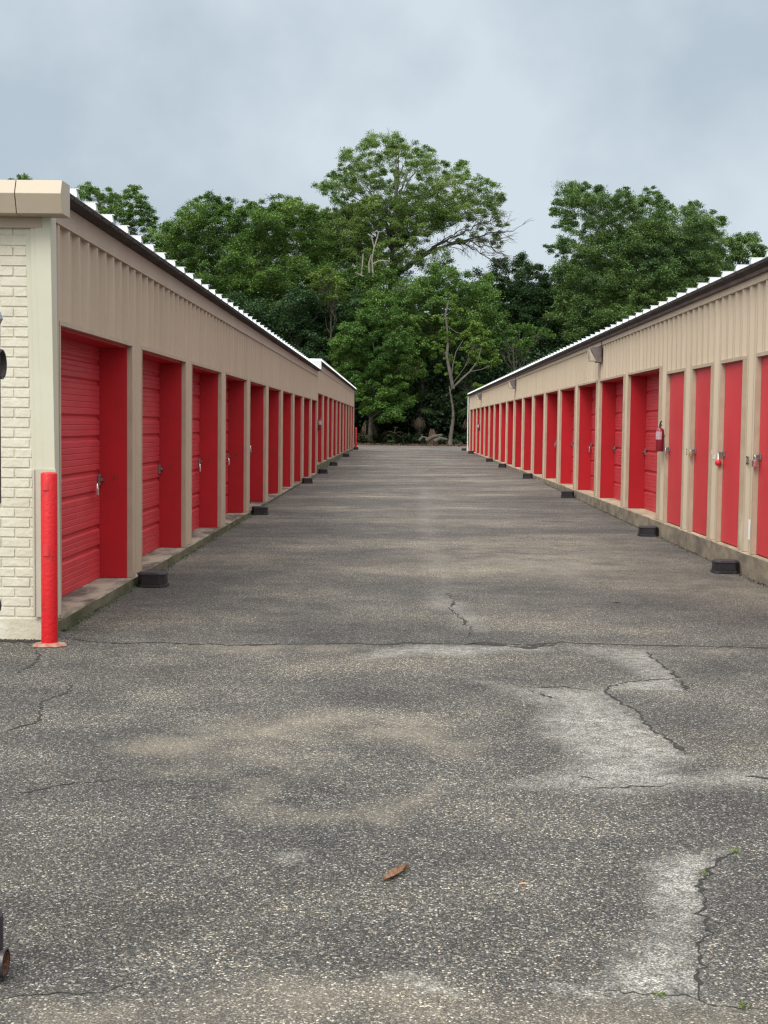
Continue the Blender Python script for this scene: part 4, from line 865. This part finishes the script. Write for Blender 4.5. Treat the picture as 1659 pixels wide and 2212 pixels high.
tree('oak_tree', 'low tree with ragged dark crown in the notch between the two big crowns', fill_lumps([(1040,600),(1080,560),(1110,568),(1150,568),(1178,590),(1200,625),(1195,710),(1100,720),(1040,660)], 101, 3.5, 26, .8, 13)+fill_lumps([(1035,640),(1100,610),(1190,630),(1195,710),(1050,710)], 101, 3.5, 26, 1.1, 130), (ony(1110, 940, 101).x, 101, 0), ony(1110, 610, 101), 'oakdark', 'bark', .3, 28, .095, nb=14, seed=13, sub=17)
right_poly = [(1205,430),(1225,408),(1262,400),(1300,415),(1330,428),(1362,415),(1412,416),(1438,445),(1470,452),(1500,440),(1535,465),(1556,488),(1545,530),(1560,580),(1480,625),(1400,690),(1250,710),(1195,690),(1215,620),(1192,545),(1222,505),(1205,470)]
tree('oak_tree', 'big soft green tree rising behind the right building', fill_lumps(right_poly, 99, 5, 27, 1.0, 14)+fill_lumps([(1215,600),(1270,520),(1400,500),(1540,510),(1550,580),(1480,625),(1400,690),(1250,710),(1195,690)], 99, 4, 30, 1., 140)+[(tuple(ony(x, y, 98)), r_/FPX*98, .45) for x, y, r_ in ((1199,455,14),(1205,440,12),(1186,535,14),(1205,545,16),(1263,400,13),(1232,405,14),(1290,408,14),(1354,407,8),(1420,408,15),(1500,436,14),(1560,478,13),(1250,440,20))], (ony(1370, 940, 99).x, 99, 0), ony(1370, 450, 99), 'right', 'bark_mid', .36, 26, .09, nb=24, seed=14, sub=17)
tree('oak_tree', 'small round treetop above the right roof at the right edge of the wood', fill_lumps([(1548,530),(1590,507),(1630,512),(1635,545),(1620,590),(1540,600)], 105, 2.5, 20, .85, 16), (ony(1590, 940, 105).x, 105, 0), ony(1590, 540, 105), 'oak', 'bark', .25, 26, .09, nb=8, seed=16, sub=16)
tree('oak_tree', 'treetop cut by the right edge just over the roof ribs', fill_lumps([(1640,552),(1690,535),(1760,540),(1760,620),(1640,620)], 106, 2.5, 20, .85, 17), (ony(1700, 940, 106).x, 106, 0), ony(1700, 560, 106), 'right', 'bark', .25, 24, .09, nb=6, seed=17)
# slim tree with light green tufts
hl = [(tuple(ony(x, y, 89+random.uniform(-.6, .6))), r_/FPX*89, 1.) for x, y, r_ in ((1038,744,20),(1020,735,14),(1052,738,16),(1005,721,13),(1016,708,9),(949,686,10),(958,692,7),(950,752,12),(940,745,8),(1022,770,16),(1040,776,14),(1058,788,12),(1012,760,10),(989,787,9),(986,800,7),(945,790,8),(970,775,7),(995,730,9),(1002,748,9),(1045,850,12),(1030,835,10),(1020,858,11),(955,712,7),(1062,765,14),(1070,782,10),(1035,757,18),(1018,748,14),(968,722,8),(975,745,8),(952,800,10),(962,760,9),(985,700,9),(1028,700,12),(1045,722,14),(966,690,11),(968,775,11),(960,735,11),(968,735,9),(970,810,8),(962,655,13),(975,640,12),(950,640,10),(985,665,10))]
H = tree('slim_tree', 'slim forked tree with light green tufts standing at the pavement edge', hl, (ony(972, 950, 88.2).x, 88.2, 0), ony(979, 836, 88.5), 'limeb', 'bark', .15, 30, .085, nb=1, seed=31, sub=20, group=None)
mb = MB()
for pl, ra in ((((979,840),(972,805),(965,770),(968,740),(965,704),(962,680),(969,650)), .15), (((980,836),(998,818),(1015,803),(1032,780),(1040,750)), .10), (((975,815),(978,790),(985,760),(1000,735)), .06), (((966,770),(955,755),(948,740)), .04), (((1015,803),(1040,798),(1058,790)), .04), (((967,704),(985,718),(1003,722)), .035)):
    q = [ony(x, y, 88.5) for x, y in pl]; mb.tube(q, [ra*.8*(1-.7*i/len(q)) for i in range(len(q))], 8, cap=False)
mb.build('limb', M['bark_mid'], H, smooth=True, recalc=False)
tree('young_tree', 'light green spreading boughs reaching over the far end of the right roof', [(tuple(ony(x, y, 91+random.uniform(-.7, .7))), r_/FPX*91, 1.) for x, y, r_ in ((1081,719,22),(1105,712,20),(1138,713,20),(1165,716,18),(1185,722,13),(1121,740,22),(1095,745,16),(1128,768,12),(1150,735,14),(1068,735,14))], (ony(1120, 940, 91).x, 91, 0), ony(1115, 740, 91), 'bright', 'bark', .14, 30, .085, nb=6, seed=32, sub=18, group=None)

# the deep wood behind: one mass nobody could count
def thicket():
    n = 0; Cs = []; rr = np.random.default_rng(5)
    def clumps(cnt, x0, x1, y0, y1, z0, z1, r_, k):
        x = rr.uniform(x0, x1, cnt); y = rr.uniform(y0, y1, cnt); z = rr.uniform(z0, z1, cnt)
        for a, b, c in zip(x, y, z):
            e = rr.normal(size=(k, 3))*r_*np.array([.6, .6, .5]); Cs.append(np.array([a, b, c])+e)
    clumps(900, -26, 30, 98, 109, 2.2, 9.6, 1.3, 130)
    clumps(620, -26, 34, 108, 115, .2, 12.5, 1.5, 160); clumps(160, -14, 18, 104, 110, .1, 3.2, 1.0, 150)
    clumps(240, -9, 12, 92.5, 98, 2.6, 6.6, 1.0, 85)
    Cc = np.concatenate(Cs); A, B = leaf_axes(len(Cc), .14, .4); return Cc, A, B
tag(quads_object('woodland', *thicket(), LM['oakdark']), 'deep dark undergrowth and wood closing the view behind the trees', 'woodland', kind='stuff')

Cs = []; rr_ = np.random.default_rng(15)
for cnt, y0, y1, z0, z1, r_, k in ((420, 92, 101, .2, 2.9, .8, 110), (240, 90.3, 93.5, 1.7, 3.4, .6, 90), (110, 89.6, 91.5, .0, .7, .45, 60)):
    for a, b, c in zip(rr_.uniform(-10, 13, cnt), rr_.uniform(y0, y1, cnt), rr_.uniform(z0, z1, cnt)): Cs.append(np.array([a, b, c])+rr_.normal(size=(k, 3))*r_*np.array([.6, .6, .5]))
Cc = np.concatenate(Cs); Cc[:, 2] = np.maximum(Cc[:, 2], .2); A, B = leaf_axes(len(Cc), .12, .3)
tag(quads_object('undergrowth', Cc, A, B, LM['shade']), 'undergrowth at the foot of the trees, canopy shade painted into its leaf colour', 'undergrowth', kind='stuff')
n = 70000; Cc = np.stack([rng.uniform(-30, 40, n), rng.uniform(116, 128, n), rng.uniform(0, 11, n)], 1); A, B = leaf_axes(n, .32, .3)
tag(quads_object('woodland', Cc, A, B, LM['oakdark']), 'far dark wood seen only through gaps between the nearer trunks', 'woodland', kind='stuff')

# ---------------------------------------------------------------- palms, palmettos, logs
def frond(Lf, Pt, o, az, el, ln, spread, rr, droop=.5, nbl=16, wd=.035):
    """a stalk and a fan of pointed blades"""
    d = Vector((math.cos(az)*math.cos(el), math.sin(az)*math.cos(el), math.sin(el))); pts = []; p = Vector(o)
    for i in range(6): pts.append(p.copy()); p = p+d*ln/5*.55; d = (d+Vector((0, 0, -droop*.12))).normalized()
    Pt.tube(pts, .018, 5, cap=False); c = pts[-1]; side = d.cross(Vector((0, 0, 1))); side = side.normalized() if side.length > .1 else Vector((1, 0, 0)); upv = side.cross(d)
    for k in range(nbl):
        a = (k/(nbl-1)-.5)*spread; bd = (d*math.cos(a)+side*math.sin(a)+upv*rr.uniform(-.1, .1)).normalized(); L_ = ln*.6*rr.uniform(.75, 1.05)*(1-.25*abs(k/(nbl-1)-.5)); m1 = c+bd*L_*.5; m2 = c+bd*L_+Vector((0, 0, -droop*L_*.45)); s_ = bd.cross(upv).normalized()*wd
        Lf.add([c, m1-s_, m2, m1+s_], [(0, 1, 2, 3)])
def palm(name, label, x, y, h, nf, nd_, seed, ln=1.3, cat='palm', grp='palms in the undergrowth', lowcut=-.3):
    rr = random.Random(seed); z = gzf(x, y)-.04; e = empty(name, (x, y, z), label, cat, grp)
    if h > .6:
        T = MB(); T.tube([(x, y, z), (x+.05, y, z+h*.5), (x, y+.04, z+h)], [.17, .15, .16], 10); T.build('trunk', M['bark'], e, smooth=True, recalc=False)
    Lf, Pt = MB(), MB()
    for i in range(nf): frond(Lf, Pt, (x, y, z+h), rr.uniform(0, 6.28), rr.uniform(lowcut, 1.2), ln*rr.uniform(.8, 1.15), 2.6, rr, .6)
    f = Lf.build('fronds', LM['palm'], e, recalc=False); Pt.build('stalks', M['bark'], e, recalc=False)
    if nd_:
        Lf, Pt = MB(), MB()
        for i in range(nd_): frond(Lf, Pt, (x, y, z+h-.1), rr.uniform(0, 6.28), rr.uniform(-1.45, -.75), ln*rr.uniform(.8, 1.1), 1.1, rr, .9, 12, .025)
        Lf.build('dead_fronds', M['thatch'], e, recalc=False)
palm('cabbage_palm', 'cabbage palm with hanging brown fronds in shade, centre of the lane end', ony(905, 940, 91).x, 91, 2.6, 22, 12, 41)
palm('cabbage_palm', 'cabbage palm with hanging dead fronds tucked behind the far right corner', ony(1020, 940, 90.5).x, 90.5, 2.7, 20, 16, 42)
palm('cabbage_palm', 'shaded palm with drooping fronds by the far left corner', ony(800, 940, 90.5).x, 90.5, 2.3, 18, 12, 43)
palm('cabbage_palm', 'palm crown arching behind the fork of the slim tree', ony(1010, 940, 93).x, 93, 3.6, 24, 6, 44, 1.7)
palm('palmetto', 'grey-brown dead palmetto clump left of centre at the pavement end', ony(851, 945, 89).x, 89.0, .35, 5, 0, 45, .8, 'palmetto', 'palmettos on the forest floor', -.1)
palm('palmetto', 'low dark palmetto right of the rotten stump', ony(1000, 945, 90).x, 90.2, .3, 12, 0, 46, .9, 'palmetto', 'palmettos on the forest floor', 0)
palm('palmetto', 'low dark palmetto beside the far red bollard', ony(790, 945, 89.5).x, 89.6, .3, 10, 0, 47, .8, 'palmetto', 'palmettos on the forest floor', 0)
# dry fan on the dead palmetto
e = empty('dead_palm_frond', ony(858, 930, 88.6), 'pale dried fan frond resting on the dead palmetto', 'frond'); Lf, Pt = MB(), MB(); rr = random.Random(77)
for az, el in ((2.6, .5), (.3, .4), (1.4, .9), (3.0, -.1), (.1, -.3)): frond(Lf, Pt, ony(852, 936, 88.6), az, el, .95, 1.5, rr, 1.0, 11, .02)
Lf.build('blades', M['thatch'], e, recalc=False); Pt.build('stalk', M['thatch'], e, recalc=False)
rr = random.Random(9)
e = empty('tree_stump', ony(937, 950, 89.3), 'splintered reddish brown stump behind the fallen logs', 'stump'); mb = MB(); c = ony(937, 950, 89.3); c.z = .2; n = 12
ringr = [.38+rr.uniform(-.08, .08) for _ in range(n)]; vs = [(c.x+ringr[k]*math.cos(2*math.pi*k/n), c.y+ringr[k]*math.sin(2*math.pi*k/n), c.z-.1) for k in range(n)]+[(c.x-.05+ringr[k]*.75*math.cos(2*math.pi*k/n), c.y+ringr[k]*.6*math.sin(2*math.pi*k/n), c.z+.55) for k in range(n)]+[(c.x-.12+ringr[k]*.35*math.cos(2*math.pi*k/n), c.y+ringr[k]*.3*math.sin(2*math.pi*k/n), c.z+.8+rr.uniform(0, .45)) for k in range(n)]
mb.add(vs, [(i*n+k, i*n+(k+1) % n, (i+1)*n+(k+1) % n, (i+1)*n+k) for i in range(2) for k in range(n)]+[tuple(range(2*n, 3*n))]); mb.build('splintered_wood', M['rotwood'], e, recalc=False)
for (a, b, c_, r_, lb) in (((920,952), (937,943), (955,940), .13, 'pale fallen log leaning up to the right in front of the stump'), ((938,954), (950,947), (966,950), .14, 'short grey curved fallen log at the foot of the slim tree'), ((905,952), (912,944), (922,946), .09, 'small fallen branch left of the stump')):
    mb = MB(); mb.tube([ony(*a, 88.4), ony(*b, 88.5), ony(*c_, 88.6)], [r_, r_*.95, r_*.7], 9); tag(mb.build('fallen_log', M['log'], smooth=True, recalc=False), lb, 'log', 'fallen wood at the pavement end')
# litter of dead leaves on the pavement's end
n = 9000; x = rng.uniform(-9, 10, n); y = 87.6+np.abs(rng.normal(0, 1.1, n))-rng.exponential(.35, n); zz = gz(x, y)+.01+rng.uniform(0, .10, n)*np.clip((y-87.2), 0, 1)
A, B = leaf_axes(n, .06, 1.2); tag(quads_object('leaf_litter', np.stack([x, y, zz], 1), A, B, M['litter']), 'brown leaf litter and pine straw along the end of the pavement', 'leaf litter', kind='stuff')
print('objects', len(bpy.data.objects), 'tris', sum(len(o.data.polygons) for o in bpy.data.objects if o.type == 'MESH'))
